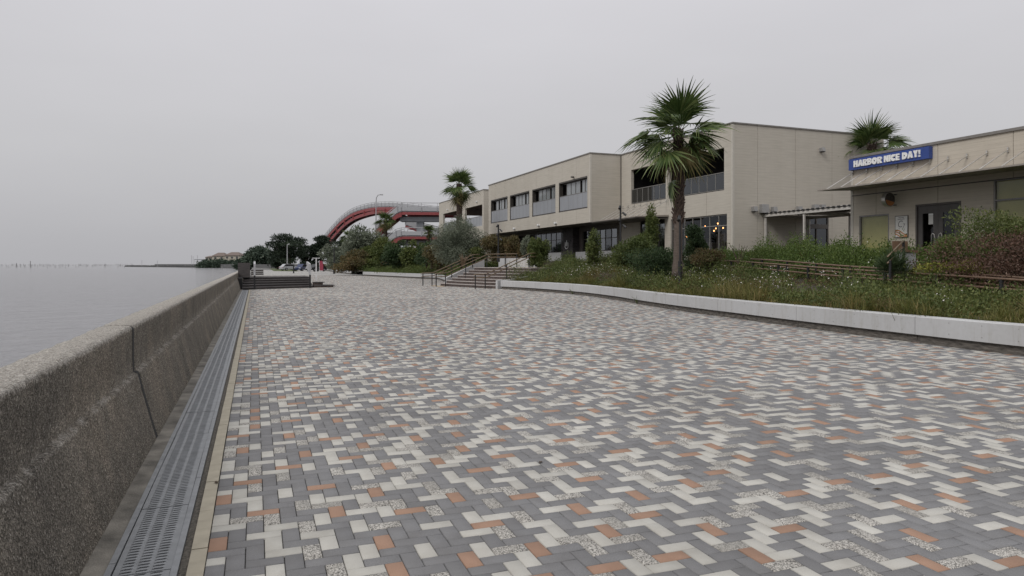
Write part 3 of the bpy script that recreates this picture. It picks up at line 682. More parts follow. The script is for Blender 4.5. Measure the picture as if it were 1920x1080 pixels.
cen = V[Fq].mean(1); keep = ~in_stairs(cen[:, 0], cen[:, 1], 0.0) & ~((cen[:, 1] > 90.3) & (cen[:, 1] < 103.5) & (cen[:, 0] < 16.5))
tag(np_mesh('planting_bed', V, Fq[keep], 'soil'), 'sloping soil bed between the kerb and the buildings', None, kind='structure')

# ================================================================== buildings (built in the building frame)
def rsub(rects, op):
    o = []; A0, A1, B0, B1 = op
    for (a0, a1, b0, b1) in rects:
        if A1 <= a0 or A0 >= a1 or B1 <= b0 or B0 >= b1: o.append((a0, a1, b0, b1)); continue
        if b0 < B0: o.append((a0, a1, b0, B0))
        if b1 > B1: o.append((a0, a1, B1, b1))
        m0, m1 = max(b0, B0), min(b1, B1)
        if a0 < A0: o.append((a0, A0, m0, m1))
        if a1 > A1: o.append((A1, a1, m0, m1))
    return o
def facade(root, axis, P, a0, a1, z0, z1, joints, ops, mat='clad', t=0.22, sgn=1):
    """upright panels split at the joints; axis 'x': outer face at x = P, running along y"""
    js = [a0] + [j for j in sorted(joints) if a0 < j < a1] + [a1]
    for q, (j0, j1) in enumerate(zip(js[:-1], js[1:])):
        g0 = 0.009 if q else 0; g1 = 0.009 if q < len(js) - 2 else 0
        rects = [(j0 + g0, j1 - g1, z0, z1)]
        for op in ops: rects = rsub(rects, op)
        for (u0, u1, v0, v1) in rects:
            mb = MB()
            if axis == 'x': mb.box(P, P + t * sgn, u0, u1, v0, v1)
            else: mb.box(u0, u1, P, P + t * sgn, v0, v1)
            mb.build('wall_panel', mat, root)
def glazed(root, X, y0, y1, z0, z1, cols, zs, fm='frame', gm='glass', name='window', dep=0.10, fw=0.05, sub=None):
    """frame of uprights and transoms with a pane in every bay; outer face at X, bays between ys in cols, heights in zs"""
    fr = MB(); ys = [y0] + list(cols) + [y1]; zz = [z0] + list(zs) + [z1]
    for i, y in enumerate(ys):
        h = fw / 2; c = y + (h if i == 0 else -h if i == len(ys) - 1 else 0)
        fr.box(X, X + 0.07, c - h, c + h, z0, z1)
    for i, z in enumerate(zz):
        h = fw / 2; c = z + (h if i == 0 else -h if i == len(zz) - 1 else 0)
        for a, b in zip(ys[:-1], ys[1:]):
            lo = a + (fw if a == y0 else h); hi = b - (fw if b == y1 else h)
            fr.box(X + 0.004, X + 0.066, lo, hi, c - h, c + h)
    f = fr.build(name, fm, root)
    for a, b in zip(ys[:-1], ys[1:]):
        for c, d in zip(zz[:-1], zz[1:]):
            mt = gm(a, c) if callable(gm) else gm
            if mt: MB().box(X + 0.03, X + 0.036, a + fw / 2, b - fw / 2, c + fw / 2, d - fw / 2).build('pane', mt, f)
    return f

RZ = 9.20
blk = thing('shopping_building', 'large two storey building clad in beige siding with balconies and glazed ground floor', 'building', (25, 31, 1.6), 'b')
# --- near block
bal = [(31.72, 37.14, 5.62, 7.98), (37.44, 41.65, 5.62, 7.98)]
opsA = bal + [(31.48, 36.9, 1.95, 4.29), (37.55, 40.5, 2.0, 4.42)]
facade(blk, 'x', 25.0, 31.12, 43.0, 1.4, RZ, [33.3, 35.3, 37.3, 39.4, 41.4], opsA)
facade(blk, 'y', 31.0, 25.12, 36.2, 1.4, RZ, [26.7, 29.39, 32.11, 34.8], [(30.22, 31.86, 1.4, 4.28)])
B(24.985, 25.115, 30.985, 31.115, 1.4, RZ).build('corner_trim', 'trim', blk)
B(36.0, 36.2, 31.25, 64, 1.4, RZ).build('rear_wall', 'clad', blk)
rf = MB(); rf.box(25.2, 36.0, 31.2, 64.2, 8.95, 9.12); rf.box(22.75, 25.2, 43.2, 64.2, 8.95, 9.12); rf.build('roof', 'coping', blk)
for nm, bx_ in (('coping', (24.95, 25.25, 30.95, 42.95, RZ, RZ + 0.075)), ('coping', (25.25, 36.25, 30.95, 31.25, RZ, RZ + 0.075)), ('coping', (22.5, 22.8, 42.95, 64.45, RZ, RZ + 0.075)), ('coping', (22.8, 24.95, 42.95, 43.25, RZ, RZ + 0.075))):
    B(*bx_).build(nm, 'coping', blk)
# loggia behind the near balcony
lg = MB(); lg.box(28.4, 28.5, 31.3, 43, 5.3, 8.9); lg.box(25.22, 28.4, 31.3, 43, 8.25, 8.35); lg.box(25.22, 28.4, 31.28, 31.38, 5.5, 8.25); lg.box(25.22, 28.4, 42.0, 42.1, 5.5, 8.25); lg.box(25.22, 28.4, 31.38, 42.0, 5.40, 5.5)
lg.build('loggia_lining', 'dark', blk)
for (y0, y1, n_) in ((31.76, 37.10, 7), (37.48, 41.61, 6)):
    rl = MB(); rl.box(25.03, 25.08, y0, y1, 6.60, 6.64); rl.box(25.03, 25.08, y0, y1, 5.66, 5.70)
    ys = np.linspace(y0, y1, n_ + 1)
    for y in ys: rl.box(25.036, 25.074, y - 0.022 if y > y0 else y, y + 0.022 if y < y1 else y, 5.70, 6.60)
    r_ = rl.build('balcony_rail', 'framegrey', blk)
    for a, b in zip(ys[:-1], ys[1:]): B(25.05, 25.058, a + 0.03, b - 0.03, 5.72, 6.585).build('rail_pane', 'glassdark', r_)
# ground floor glass fronts of the near block
glazed(blk, 25.06, 31.5, 36.88, 1.95, 4.27, [32.27, 33.09, 33.93, 34.71, 35.5, 36.2], [3.66], 'framegrey', 'glass')
glazed(blk, 25.06, 37.57, 40.48, 2.0, 4.40, [38.3, 39.0, 39.8], [3.72], 'frame', 'glassmirror')
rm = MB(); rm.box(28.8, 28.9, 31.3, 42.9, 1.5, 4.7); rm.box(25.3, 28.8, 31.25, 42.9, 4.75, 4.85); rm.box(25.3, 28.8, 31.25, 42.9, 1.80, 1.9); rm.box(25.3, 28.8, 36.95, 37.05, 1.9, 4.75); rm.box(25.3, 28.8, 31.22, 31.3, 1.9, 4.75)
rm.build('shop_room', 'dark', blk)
cord = MB(); random.seed(8)
for i in range(14):
    x, y, z = 25.5 + random.random() * 1.2, 31.9 + random.random() * 4.6, 3.1 + random.random() * 0.75
    bl = MB(); ring = [[(x + 0.042 * math.sin(t) * math.cos(u), y + 0.042 * math.sin(t) * math.sin(u), z + 0.05 * math.cos(t)) for u in np.linspace(0, 2 * math.pi, 7)[:-1]] for t in np.linspace(0.15, 3.0, 5)]
    bl.loft([r[::-1] for r in ring]); bl.build('pendant_bulb', 'bulb', blk); cord.tube([(x, y, z + 0.05), (x, y, 4.75)], 0.006, 4)
cord.build('pendant_cords', 'black', blk)
tb = MB()
for (y, hgt) in ((32.2, 1.1), (33.4, 1.4), (34.6, 0.9), (35.6, 1.2)): tb.box(26.4, 27.1, y, y + .8, 1.9, 1.9 + hgt)
tb.build('shop_furniture', 'soffit', blk)
# door in the side wall, vents and lamps
dm = MB(); dm.box(30.22, 30.30, 31.02, 31.12, 1.4, 4.28); dm.box(31.78, 31.86, 31.02, 31.12, 1.4, 4.28); dm.box(30.92, 31.0, 31.02, 31.12, 1.4, 4.2); dm.box(30.3, 31.78, 31.0, 31.12, 3.55, 3.80); dm.box(30.3, 31.78, 31.02, 31.12, 4.2, 4.28)
d_ = dm.build('side_door', 'frame', blk); B(30.3, 31.78, 31.07, 31.08, 1.4, 4.2).build('pane', 'glassdark', d_); B(30.2, 31.9, 31.3, 31.4, 1.4, 4.4).build('door_backing', 'dark', d_)
for (x, z, s) in ((26.38, 4.55, 0.13), (27.05, 4.58, 0.24), (27.75, 4.57, 0.135), (29.55, 4.62, 0.15), (30.74, 4.74, 0.18), (31.25, 4.76, 0.17), (31.25, 8.12, 0.11)):
    v_ = MB(); v_.hexa([(x - s, 30.72, z - s), (x + s, 30.72, z - s), (x + s, 31.0, z - s), (x - s, 31.0, z - s), (x - s * .96, 30.78, z + s), (x + s * .96, 30.78, z + s), (x + s * .96, 31.0, z + s), (x - s * .96, 31.0, z + s)])
    h_ = v_.build('vent_hood', 'ventbox', blk); B(x - s * .85, x + s * .85, 30.75, 30.97, z - s - .03, z - s - .001).build('grille', 'black', h_)
# --- projecting upper block
wins = [(43.44, 48.15), (48.77, 53.40), (54.01, 58.58), (59.17, 63.75)]
facade(blk, 'x', 22.55, 43.12, 64.4, 4.42, RZ, [45.14, 47.53, 50.02, 52.5, 55.0, 57.5, 60.0, 62.4], [(a, b, 5.47, 7.70) for a, b in wins])
facade(blk, 'y', 43.0, 22.67, 25.0, 4.42, RZ, [], [])
facade(blk, 'y', 64.4, 22.67, 36.0, 1.5, RZ, [], [], sgn=-1)
B(22.535, 22.665, 42.985, 43.115, 4.42, RZ).build('corner_trim', 'trim', blk)
B(24.95, 24.995, 42.95, 42.995, 4.6, RZ - 0.02).build('corner_joint', 'frame', blk)
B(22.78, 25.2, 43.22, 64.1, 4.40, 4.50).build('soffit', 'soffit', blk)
for wi, (a, b) in enumerate(wins):
    bx = MB(); bx.box(22.565, 22.78, a, a + 0.05, 5.47, 7.70); bx.box(22.565, 22.78, b - 0.05, b, 5.47, 7.70); bx.box(22.565, 22.78, a + .05, b - .05, 7.60, 7.70); bx.box(22.545, 22.78, a - .02, b + .02, 5.44, 5.50)
    w_ = bx.build('window', 'frame', blk)
    n_ = 6; ys = np.linspace(a + 0.06, b - 0.06, n_ + 1)
    for y0, y1 in zip(ys[:-1], ys[1:]): B(22.60, 22.625, y0 + 0.018, y1 - 0.018, 5.53, 6.585).build('balcony_panel', 'railpanel', w_)
    rl = MB(); rl.box(22.585, 22.64, a + .05, b - .05, 6.588, 6.625)
    for y in ys[1:-1]: rl.box(22.60, 22.625, y - 0.016, y + 0.016, 5.50, 6.588)
    rl.build('rail', 'framegrey', w_)
    ys = np.linspace(a + 0.06, b - 0.06, 7)
    fr = MB()
    for y in ys: fr.box(22.80, 22.86, y - 0.035, y + 0.035, 5.5, 7.6)
    fr.box(22.80, 22.86, a + .05, b - .05, 7.52, 7.6)
    fr.build('sash_frame', 'frame', w_)
    openb = {5} if wi else set(); 
    for q, (y0, y1) in enumerate(zip(ys[:-1], ys[1:])):
        if q == 5: continue
        pw = (y1 - y0)
        gap = 0.30 if q in ((1,) if wi < 3 else (1, 3)) else 0.04
        B(22.82, 22.826, y0 + 0.035, y1 - gap, 5.55, 7.52).build('pane', 'panepale', w_)
    rm = MB(); rm.box(25.2, 25.3, a - .1, b + .1, 5.3, 8.0); rm.box(22.88, 25.2, a - .2, a - .1, 5.3, 8); rm.box(22.88, 25.2, b + .1, b + .2, 5.3, 8); rm.box(22.88, 25.2, a - .1, b + .1, 7.8, 7.9); rm.box(22.88, 25.2, a - .1, b + .1, 5.3, 5.4)
    rm.build('room', 'dark', w_)
    B(23.6, 23.65, a + .3, b - 1.0, 5.5, 7.6).build('curtain', 'plasterfar', w_) if wi in (0, 2) else None
# ground floor under the overhang
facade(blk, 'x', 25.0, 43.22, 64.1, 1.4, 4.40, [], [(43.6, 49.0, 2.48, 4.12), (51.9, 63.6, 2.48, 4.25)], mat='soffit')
glazed(blk, 25.05, 43.62, 48.98, 2.48, 4.10, [44.5, 45.4, 46.2, 47.1, 48.1], [3.42], 'frame', lambda a, c: 'glassmirror' if int(a * 2) % 3 == 0 else 'glassdark')
glazed(blk, 25.05, 51.92, 63.58, 2.48, 4.23, [53.0, 54.05, 55.1, 56.2, 57.3, 58.4, 59.5, 60.6, 61.6, 62.6], [3.55], 'frame', lambda a, c: 'glassdark')
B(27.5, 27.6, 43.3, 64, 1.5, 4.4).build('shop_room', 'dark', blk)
for a, b in ((43.5, 49.3), (52.0, 63.8)): B(24.55, 24.98, a, b, 1.4, 2.45).build('white_base', 'white', blk)
pr = MB()
z = 1.4; random.seed(3)
while z < 4.38:
    h = 0.12; y = 49.55
    while y < 51.5:
        l_ = min(51.52 - y, 0.35 + random.random() * 0.4); d_ = random.random() * 0.06
        pr.box(24.45 - d_, 25.0, y + .006, y + l_ - .006, z + .006, min(z + h, 4.39) - .004); y += l_
    z += h
pr.build('stone_pier', 'stonepier', blk)
em = MB()                                          # pale anchor-like emblem on the stone pier
em.tube([(24.36, 50.9, 3.0 + .32 * math.sin(t)) if False else (24.36, 50.55 + 0.30 * math.cos(t), 2.95 + 0.22 * math.sin(t)) for t in np.linspace(math.pi, 2 * math.pi, 8)], 0.022, 5)
for y in (50.30, 50.55, 50.80): em.box(24.35, 24.38, y - .03, y + .03, 2.95, 3.25)
em.box(24.35, 24.38, 50.52, 50.58, 3.25, 3.42); em.build('emblem', 'letter', blk)
for (y, z) in ((57.3, 4.62), (51.9, 4.63), (48.6, 4.62), (61.3, 4.6)):
    s_ = MB(); s_.tube([(22.55, y, z), (22.40, y, z + .02), (22.36, y, z + .10)], [0.10, 0.11, 0.05], 8); s_.build('wall_lamp', 'whitepost', blk)
s_ = MB(); s_.tube([(22.55, 45.5, 7.78), (22.38, 45.5, 7.80)], 0.03, 6); s_.tube([(22.38, 45.65, 7.86), (22.38, 45.3, 7.82)], 0.06, 8); s_.build('security_camera', 'frame', blk)
# awning in the corner of the two blocks
aw = MB(); aw.hexa([(22.56, 37.1, 4.40), (24.99, 37.1, 4.48), (24.99, 42.98, 4.48), (22.56, 42.98, 4.40), (22.56, 37.1, 4.46), (24.99, 37.1, 4.60), (24.99, 42.98, 4.60), (22.56, 42.98, 4.46)])
a_ = aw.build('awning', 'awning', blk); sf = MB(); sf.box(22.60, 24.9, 37.14, 42.9, 4.34, 4.385); sf.build('awning_soffit', 'soffit', a_)
for y in (42.7, 42.0, 41.2, 40.4, 39.6, 38.8, 38.0, 37.3):
    r_ = MB(); r_.tube([(24.97, y, 5.50), (23.1, y, 4.50)], 0.022, 6); r_.box(24.95, 25.0, y - .03, y + .03, 5.42, 5.58); r_.build('tie_rod', 'steelrod', a_)
# --- far wing with the open loggia
CX = 23.3
wing = [(68.55, 74.6, 5.5, 7.73), (75.9, 83.7, 5.5, 7.73)]
facade(blk, 'x', CX, 68.1, 85.6, 1.4, 9.2, [71.5, 75.2, 79.0, 82.5], wing)
facade(blk, 'y', 68.1, CX + .22, 32, 1.4, 9.2, [], [])
B(CX - .04, CX + .3, 68.05, 85.65, 9.2, 9.27).build('coping', 'coping', blk); B(CX + .3, 32, 68.05, 68.3, 9.2, 9.27).build('coping', 'coping', blk)
B(CX + .22, 31.8, 68.32, 85.4, 7.75, 7.95).build('loggia_ceiling', 'woodceil', blk); B(CX + .22, 31.8, 68.32, 85.4, 5.3, 5.5).build('loggia_floor', 'soffit', blk)
B(CX + .3, 31.8, 68.32, 85.4, 7.96, 9.15).build('roof', 'coping', blk)
glazed(blk, 27.0, 68.4, 75.9, 5.5, 7.74, [70, 71.5, 73, 74.5], [6.9], 'frame', 'glassdark'); B(27.4, 27.5, 68.4, 75.9, 5.5, 7.7).build('shop_room', 'dark', blk)
for y0, y1 in ((75.9, 76.4), (84.6, 85.4)): B(31.3, 31.8, y0, y1, 5.5, 7.75).build('pillar', 'clad', blk)
for (y0, y1) in ((68.6, 74.55), (75.95, 83.65)):
    rl = MB(); rl.box(CX + .05, CX + .10, y0, y1, 6.5, 6.56); r_ = rl.build('balcony_rail', 'framegrey', blk)
    ys = np.linspace(y0, y1, 7)
    for a, b in zip(ys[:-1], ys[1:]): B(CX + .06, CX + .075, a + .02, b - .02, 5.52, 6.495).build('rail_pane', 'railpanel', r_)
for y in (70.2, 77.0, 79.2, 81.5):
    s_ = MB(); s_.tube([(CX, y, 8.1), (CX - .12, y, 8.12), (CX - .15, y, 8.2)], [0.09, 0.1, 0.05], 8); s_.build('wall_lamp', 'whitepost', blk)

# --- single storey restaurant on the right
XC = 23.4
c7 = thing('restaurant_building', 'single storey taupe restaurant with wide awning and grey double door', 'building', (XC, 21.6, 1.4), 'b')
ops7 = [(19.80, 21.20, 1.75, 3.46), (16.90, 18.65, 1.4, 3.71), (11.4, 15.78, 1.75, 4.31)]
facade(c7, 'x', XC, 7.0, 21.48, 1.2, 5.83, [20.39, 17.77, 15.14, 12.5, 9.9], ops7, mat='clad_c7')
facade(c7, 'y', 21.6, XC + .12, 33.0, 1.2, 5.83, [26, 29], [], mat='clad_c7', sgn=-1)
B(XC - .012, XC + .118, 21.482, 21.612, 1.2, 5.83).build('corner_trim', 'trim', c7)
B(XC + .22, 33, 7, 21.37, 5.45, 5.6).build('roof', 'coping', c7)
cp = MB(); cp.box(XC - .06, XC + .3, 7, 21.66, 5.83, 5.875); cp.box(XC - .04, XC + .28, 7, 21.64, 5.875, 5.93); cp.build('coping', 'coping', c7)
cp = MB(); cp.box(XC + .3, 33, 21.36, 21.66, 5.83, 5.93); cp.build('coping', 'coping', c7)
B(XC - .025, XC - .002, 7, 21.55, 4.28, 4.315).build('flashing', 'frame', c7)
aw = MB(); aw.hexa([(21.62, 7, 4.44), (XC - .002, 7, 4.53), (XC - .002, 21.62, 4.53), (21.62, 21.62, 4.44), (21.62, 7, 4.49), (XC - .002, 7, 4.62), (XC - .002, 21.62, 4.62), (21.62, 21.62, 4.49)])
a7 = aw.build('awning', 'awning', c7)
for i in range(20):
    y = 21.5 - 0.69 * i
    if y < 7.5: break
    r_ = MB(); r_.tube([(XC - .03, y, 5.24), (21.95, y, 4.50)], 0.02, 6); r_.box(XC - .05, XC, y - .025, y + .025, 5.16, 5.32); r_.build('tie_rod', 'steelrod', a7)
# window with the drawn yellow blind
def blind_window(y0, y1, z0, z1, cols, zs):
    f = glazed(c7, XC + .01, y0, y1, z0, z1, cols, zs, 'framegrey', None, 'window', fw=0.055)
    B(XC + .12, XC + .13, y0 + .03, y1 - .03, z0 + .03, z1 - .03).build('blind', 'blind', f)
    ys = [y0] + cols + [y1]; zz = [z0] + zs + [z1]
    for a, b in zip(ys[:-1], ys[1:]):
        for c, d in zip(zz[:-1], zz[1:]): B(XC + .045, XC + .05, a + .03, b - .03, c + .03, d - .03).build('pane', 'glass', f)
blind_window(19.80, 21.20, 1.75, 3.46, [], []); blind_window(11.4, 15.78, 1.75, 4.31, [12.9, 14.35], [3.62])
# double door with glazed leaves and arched pull handles
df = MB(); df.box(XC - .02, XC + .08, 16.90, 16.97, 1.4, 3.71); df.box(XC - .02, XC + .08, 18.58, 18.65, 1.4, 3.71); df.box(XC - .02, XC + .08, 16.97, 18.58, 3.64, 3.71)
d7 = df.build('double_door', 'frame', c7)
for (y0, y1, s) in ((16.98, 17.77, 1), (17.78, 18.57, -1)):
    rr = rsub([(y0, y1, 1.45, 3.63)], (y0 + .18, y1 - .18, 2.1, 3.36)); lf = MB()
    for a, b, c, d in rr: lf.box(XC + .02, XC + .07, a, b, c, d)
    lf.build('door_leaf', 'doorgrey', d7); B(XC + .04, XC + .048, y0 + .18, y1 - .18, 2.1, 3.36).build('pane', 'glass', d7)
    yc = 17.775 - s * 0.10
for s in (-1, 1):
    h_ = MB(); h_.tube([(XC + .02, 17.775 + s * .055, 1.95), (XC - .06, 17.775 + s * .055, 2.0), (XC - .06, 17.775 + s * .06, 2.45), (XC - .06, 17.775 + s * .10, 2.58), (XC - .06, 17.775 + s * .16, 2.62), (XC - .06, 17.775 + s * .2, 2.56), (XC - .06, 17.775 + s * .21, 2.0), (XC + .02, 17.775 + s * .21, 1.95)], 0.014, 6)
    h_.build('handle', 'steelrod', d7, smooth=True)
B(XC + .034, XC + .038, 17.98, 18.16, 2.95, 3.30).build('notice', 'paper', d7)
B(XC + .034, XC + .038, 17.98, 18.16, 3.385 - .09, 3.345).build('notice', 'letter', d7)
rm = MB(); rm.box(26.4, 26.5, 16, 19.5, 1.4, 4.2); rm.box(XC + .25, 26.4, 16, 19.5, 4.1, 4.2); rm.box(XC + .25, 26.4, 16.4, 16.5, 1.4, 4.1); rm.box(XC + .25, 26.4, 19.0, 19.1, 1.4, 4.1); rm.build('entrance_room', 'dark', c7)
rm = MB(); rm.box(25.6, 25.62, 18.3, 18.5, 1.6, 3.2); rm.box(25.6, 25.62, 17.5, 17.55, 1.6, 2.9); rm.build('interior_posts', 'white', c7)

def text_mesh(body, size, ext, mat, name, parent, y, z, X, fit=None, bold=0.0, shear=0.0, space=1.0):
    """lettering on a wall that faces the sea: reads towards -y, stands out by ext"""
    cu = bpy.data.curves.new(name, 'FONT'); cu.body = body; cu.size = size; cu.extrude = ext; cu.offset = bold; cu.shear = shear; cu.space_character = space
    cu.align_x = 'LEFT'; cu.align_y = 'BOTTOM_BASELINE' if False else 'BASELINE' if False else 'TOP_BASELINE'
    ob = bpy.data.objects.new(name, cu); COL.objects.link(ob)
    bpy.context.view_layer.update()
    dg = bpy.context.evaluated_depsgraph_get(); me = bpy.data.meshes.new_from_object(ob.evaluated_get(dg))
    bpy.data.objects.remove(ob)
    co = np.empty(len(me.vertices) * 3); me.vertices.foreach_get('co', co); co = co.reshape(-1, 3)
    mn, mxx = co.min(0), co.max(0)
    s = np.array([1.0, 1.0])
    if fit: s = np.array([fit[0] / (mxx[0] - mn[0]), fit[1] / (mxx[1] - mn[1])])
    lx = (co[:, 0] - mn[0]) * s[0]; ly = (co[:, 1] - mn[1]) * s[1]; lz = co[:, 2]
    ox, oy, oz = offset(parent)
    new = np.stack([X - lz - ox, y - lx - oy, z + ly - oz], -1)
    me.vertices.foreach_set('co', new.ravel().astype(np.float32)); me.update()
    me.materials.clear(); me.materials.append(M[mat])
    o = bpy.data.objects.new(name, me); COL.objects.link(o); o.parent = parent; return o
sg = thing('shop_sign', 'blue rectangular shop sign with raised white letters along the roof edge', 'sign', (23.2, 21.53, 5.33), 'b')
B(23.19, 23.385, 17.96, 21.53, 5.335, 5.775).build('sign_box', 'blue', sg)
# heavy rounded capitals with tiny counters, built stroke by stroke (unit letter height 1)
def arc_ring(cx, cy, rx, ry, ri, a0=0, a1=360, n=14):
    t = np.radians(np.linspace(a0, a1, n)); return [[(cx + rx * math.cos(u), cy + ry * math.sin(u)), (cx + ri * rx * math.cos(u), cy + ri * ry * math.sin(u))] for u in t]
def ring_quads(r): return [[r[i][0], r[i + 1][0], r[i + 1][1], r[i][1]] for i in range(len(r) - 1)]
def rc(x0, x1, y0, y1): return [(x0, y0), (x1, y0), (x1, y1), (x0, y1)]
GLY = {'H': (0.80, [rc(0, .29, 0, 1), rc(.51, .80, 0, 1), rc(.29, .51, .38, .60)]),
 'A': (0.86, [[(0, 0), (.30, 0), (.52, 1), (.30, 1)], [(.56, 0), (.86, 0), (.56, 1), (.46, 1)], [(.30, .20), (.58, .20), (.53, .40), (.38, .40)]]),
 'R': (0.78, [rc(0, .29, 0, 1), *ring_quads(arc_ring(.42, .70, .34, .30, .30, -90, 90)), rc(.29, .42, .80, 1), rc(.29, .42, .40, .61), [(.34, .42), (.58, .42), (.80, 0), (.46, 0)]]),
 'B': (0.76, [rc(0, .29, 0, 1), *ring_quads(arc_ring(.42, .735, .30, .265, .25, -90, 90)), *ring_quads(arc_ring(.42, .275, .34, .275, .25, -90, 90)), rc(.29, .42, .81, 1), rc(.29, .42, .36, .66), rc(.29, .42, 0, .20)]),
 'O': (0.98, ring_quads(arc_ring(.49, .5, .49, .52, .30, 0, 360, 22))),
 'N': (0.80, [rc(0, .26, 0, 1), rc(.54, .80, 0, 1), [(.0, 1), (.56, 0), (.80, 0), (.28, 1)]]),
 'I': (0.29, [rc(0, .29, 0, 1)]),
 'C': (0.82, ring_quads(arc_ring(.49, .5, .49, .52, .30, 42, 318, 18))),
 'E': (0.64, [rc(0, .29, 0, 1), rc(.29, .62, .76, 1), rc(.29, .58, .39, .61), rc(.29, .64, 0, .24)]),
 'D': (0.84, [rc(0, .29, 0, 1), *ring_quads(arc_ring(.34, .5, .50, .5, .34, -90, 90)), ]),
 'Y': (0.80, [rc(.26, .55, 0, .48), [(.0, 1), (.26, .42), (.50, .42), (.30, 1)], [(.50, 1), (.30, .42), (.55, .42), (.80, 1)]]),
 '!': (0.27, [[(.0, 1), (.07, .34), (.20, .34), (.27, 1)], rc(.03, .25, 0, .24)])}
def block_word(word, y, z, hgt, X, parent, jig):
    for ci, ch in enumerate(word):
        wd, polys = GLY[ch]; mb = MB(); oy = jig[ci % len(jig)] * hgt
        for q, pl in enumerate(polys):
            ar_ = sum(pl[i][0] * pl[(i + 1) % len(pl)][1] - pl[(i + 1) % len(pl)][0] * pl[i][1] for i in range(len(pl)))
            if ar_ < 0: pl = pl[::-1]
            k_ = len(pl); nq = len(mb.v); fr_x = X - 0.05 - 0.0012 * (q % 7)
            P_ = [(y - px_ * hgt * .98, z + oy + py_ * hgt) for px_, py_ in pl]
            mb.v += [(fr_x, a, b) for a, b in P_] + [(X, a, b) for a, b in P_]
            mb.f += [tuple(nq + i for i in range(k_)), tuple(nq + k_ + i for i in range(k_))[::-1]] + [(nq + (i + 1) % k_, nq + i, nq + k_ + i, nq + k_ + (i + 1) % k_) for i in range(k_)]
        mb.build('letter', 'letter', parent); y -= (wd * .98 + 0.068) * hgt
    return y
yl = block_word('HARBOR', 21.24, 5.43, 0.255, 23.188, sg, (0, .03, 0, .02, 0)); yl = block_word('NICE', yl - 0.085, 5.435, 0.25, 23.188, sg, (0, .02, 0)); block_word('DAY!', yl - 0.10, 5.435, 0.255, 23.188, sg, (0, .02, .03))
ps = thing('wall_poster', 'white framed poster with black lettering and orange waves beside the double door', 'poster', (XC, 19.5, 2.5), 'b')
PY0, PY1, PZ0, PZ1 = 18.95, 19.51, 2.50, 3.34
B(XC - .03, XC - .002, PY0, PY1, PZ0, PZ1).build('frame', 'frame', ps); B(XC - .036, XC - .0305, PY0 + .025, PY1 - .025, PZ0 + .025, PZ1 - .025).build('sheet', 'paper', ps)
text_mesh('C', 0.3, 0.001, 'ink', 'lettering', ps, 19.36, 2.90, XC - .040, fit=(0.19, 0.25), shear=0.2, bold=-0.004)
text_mesh('7', 0.3, 0.001, 'ink', 'lettering', ps, 19.16, 2.87, XC - .040, fit=(0.10, 0.16), shear=0.2, bold=-0.004)
for q, (zc, wd) in enumerate(((3.27, .22), (3.21, .30))):
    tx = MB(); y = 19.23 + wd / 2; random.seed(q)
    while y > 19.23 - wd / 2:
        l_ = 0.012 + random.random() * 0.02; tx.box(XC - .041, XC - .0365, y - l_, y, zc - .012, zc + .012 * random.random()); y -= l_ + 0.008
    tx.build('small_print', 'ink', ps)
for q in range(3):
    wv = MB(); ys = np.linspace(PY1 - .03, PY0 + .03, 14); t = np.linspace(0, 1, 14)
    zc = lambda t: 2.80 - 0.075 * q - 0.17 * (t ** 1.3) + 0.03 * math.sin(t * 6 + q)
    for i in range(13):
        a, b = zc(t[i]), zc(t[i + 1]); h_ = 0.045
        wv.hexa([(XC - .042, ys[i], max(a - h_, 2.53)), (XC - .0365, ys[i], max(a - h_, 2.53)), (XC - .0365, ys[i + 1], max(b - h_, 2.53)), (XC - .042, ys[i + 1], max(b - h_, 2.53)), (XC - .042, ys[i], max(a, 2.535)), (XC - .0365, ys[i], max(a, 2.535)), (XC - .0365, ys[i + 1], max(b, 2.535)), (XC - .042, ys[i + 1], max(b, 2.535))])
    wv.build('orange_wave', 'orange', ps)
# round projecting sign, face towards the near end of the promenade
rs = thing('round_sign', 'round projecting metal sign with orange lower half under the awning', 'sign', (XC, 19.3, 3.9), 'b')
cx, cy, cz, rad = 22.98, 19.4, 3.96, 0.27
dk = MB(); dk.loft([[(cx + rad * math.cos(t), yy, cz + rad * math.sin(t)) for t in np.linspace(0, 2 * math.pi, 29)[:-1]] for yy in (cy + .16, cy)]); dk.build('drum', 'steelrod', rs)
r2 = rad * .92
fc = MB(); fc.loft([[(cx + r2 * math.cos(t), yy, cz + r2 * math.sin(t)) for t in np.linspace(0, 2 * math.pi, 29)[:-1]] for yy in (cy, cy - .012)]); fc.build('face', 'soffit', rs)
wv = MB(); ts = np.linspace(math.pi * 1.02, math.pi * 1.86, 12)
top = [(cx + r2 * .96 * math.cos(t), cz + r2 * .96 * math.sin(t)) for t in ts]
pol = [(p[0], p[1]) for p in top]; nq = len(wv.v)
wv.v += [(a, cy - .017, b) for a, b in pol] + [(a, cy - .0125, b) for a, b in pol]; wv.f.append(tuple(range(12))); wv.f.append(tuple(range(12, 24))[::-1]); wv.build('orange_wave', 'orange', rs)
def text_y(body, fit, x, z, Y, parent, mat='ink'):
    o = text_mesh(body, 0.3, 0.001, mat, 'lettering', parent, 0, 0, 0, fit=fit, shear=0.2)
    co = np.empty(len(o.data.vertices) * 3); o.data.vertices.foreach_get('co', co); co = co.reshape(-1, 3)
    ox, oy, oz = offset(parent); co = co + np.array([ox, oy, oz])
    new = np.stack([x - co[:, 1] - ox, Y + co[:, 0] - oy, z + co[:, 2] - oz], -1); o.data.vertices.foreach_set('co', new.ravel().astype(np.float32)); o.data.update(); return o
text_y('C7', (0.22, 0.17), cx - .02, cz - .04, cy - .02, rs)
B(cx - .17, cx + .12, cy - .018, cy - .0125, cz + .15, cz + .165).build('small_print', 'ink', rs)
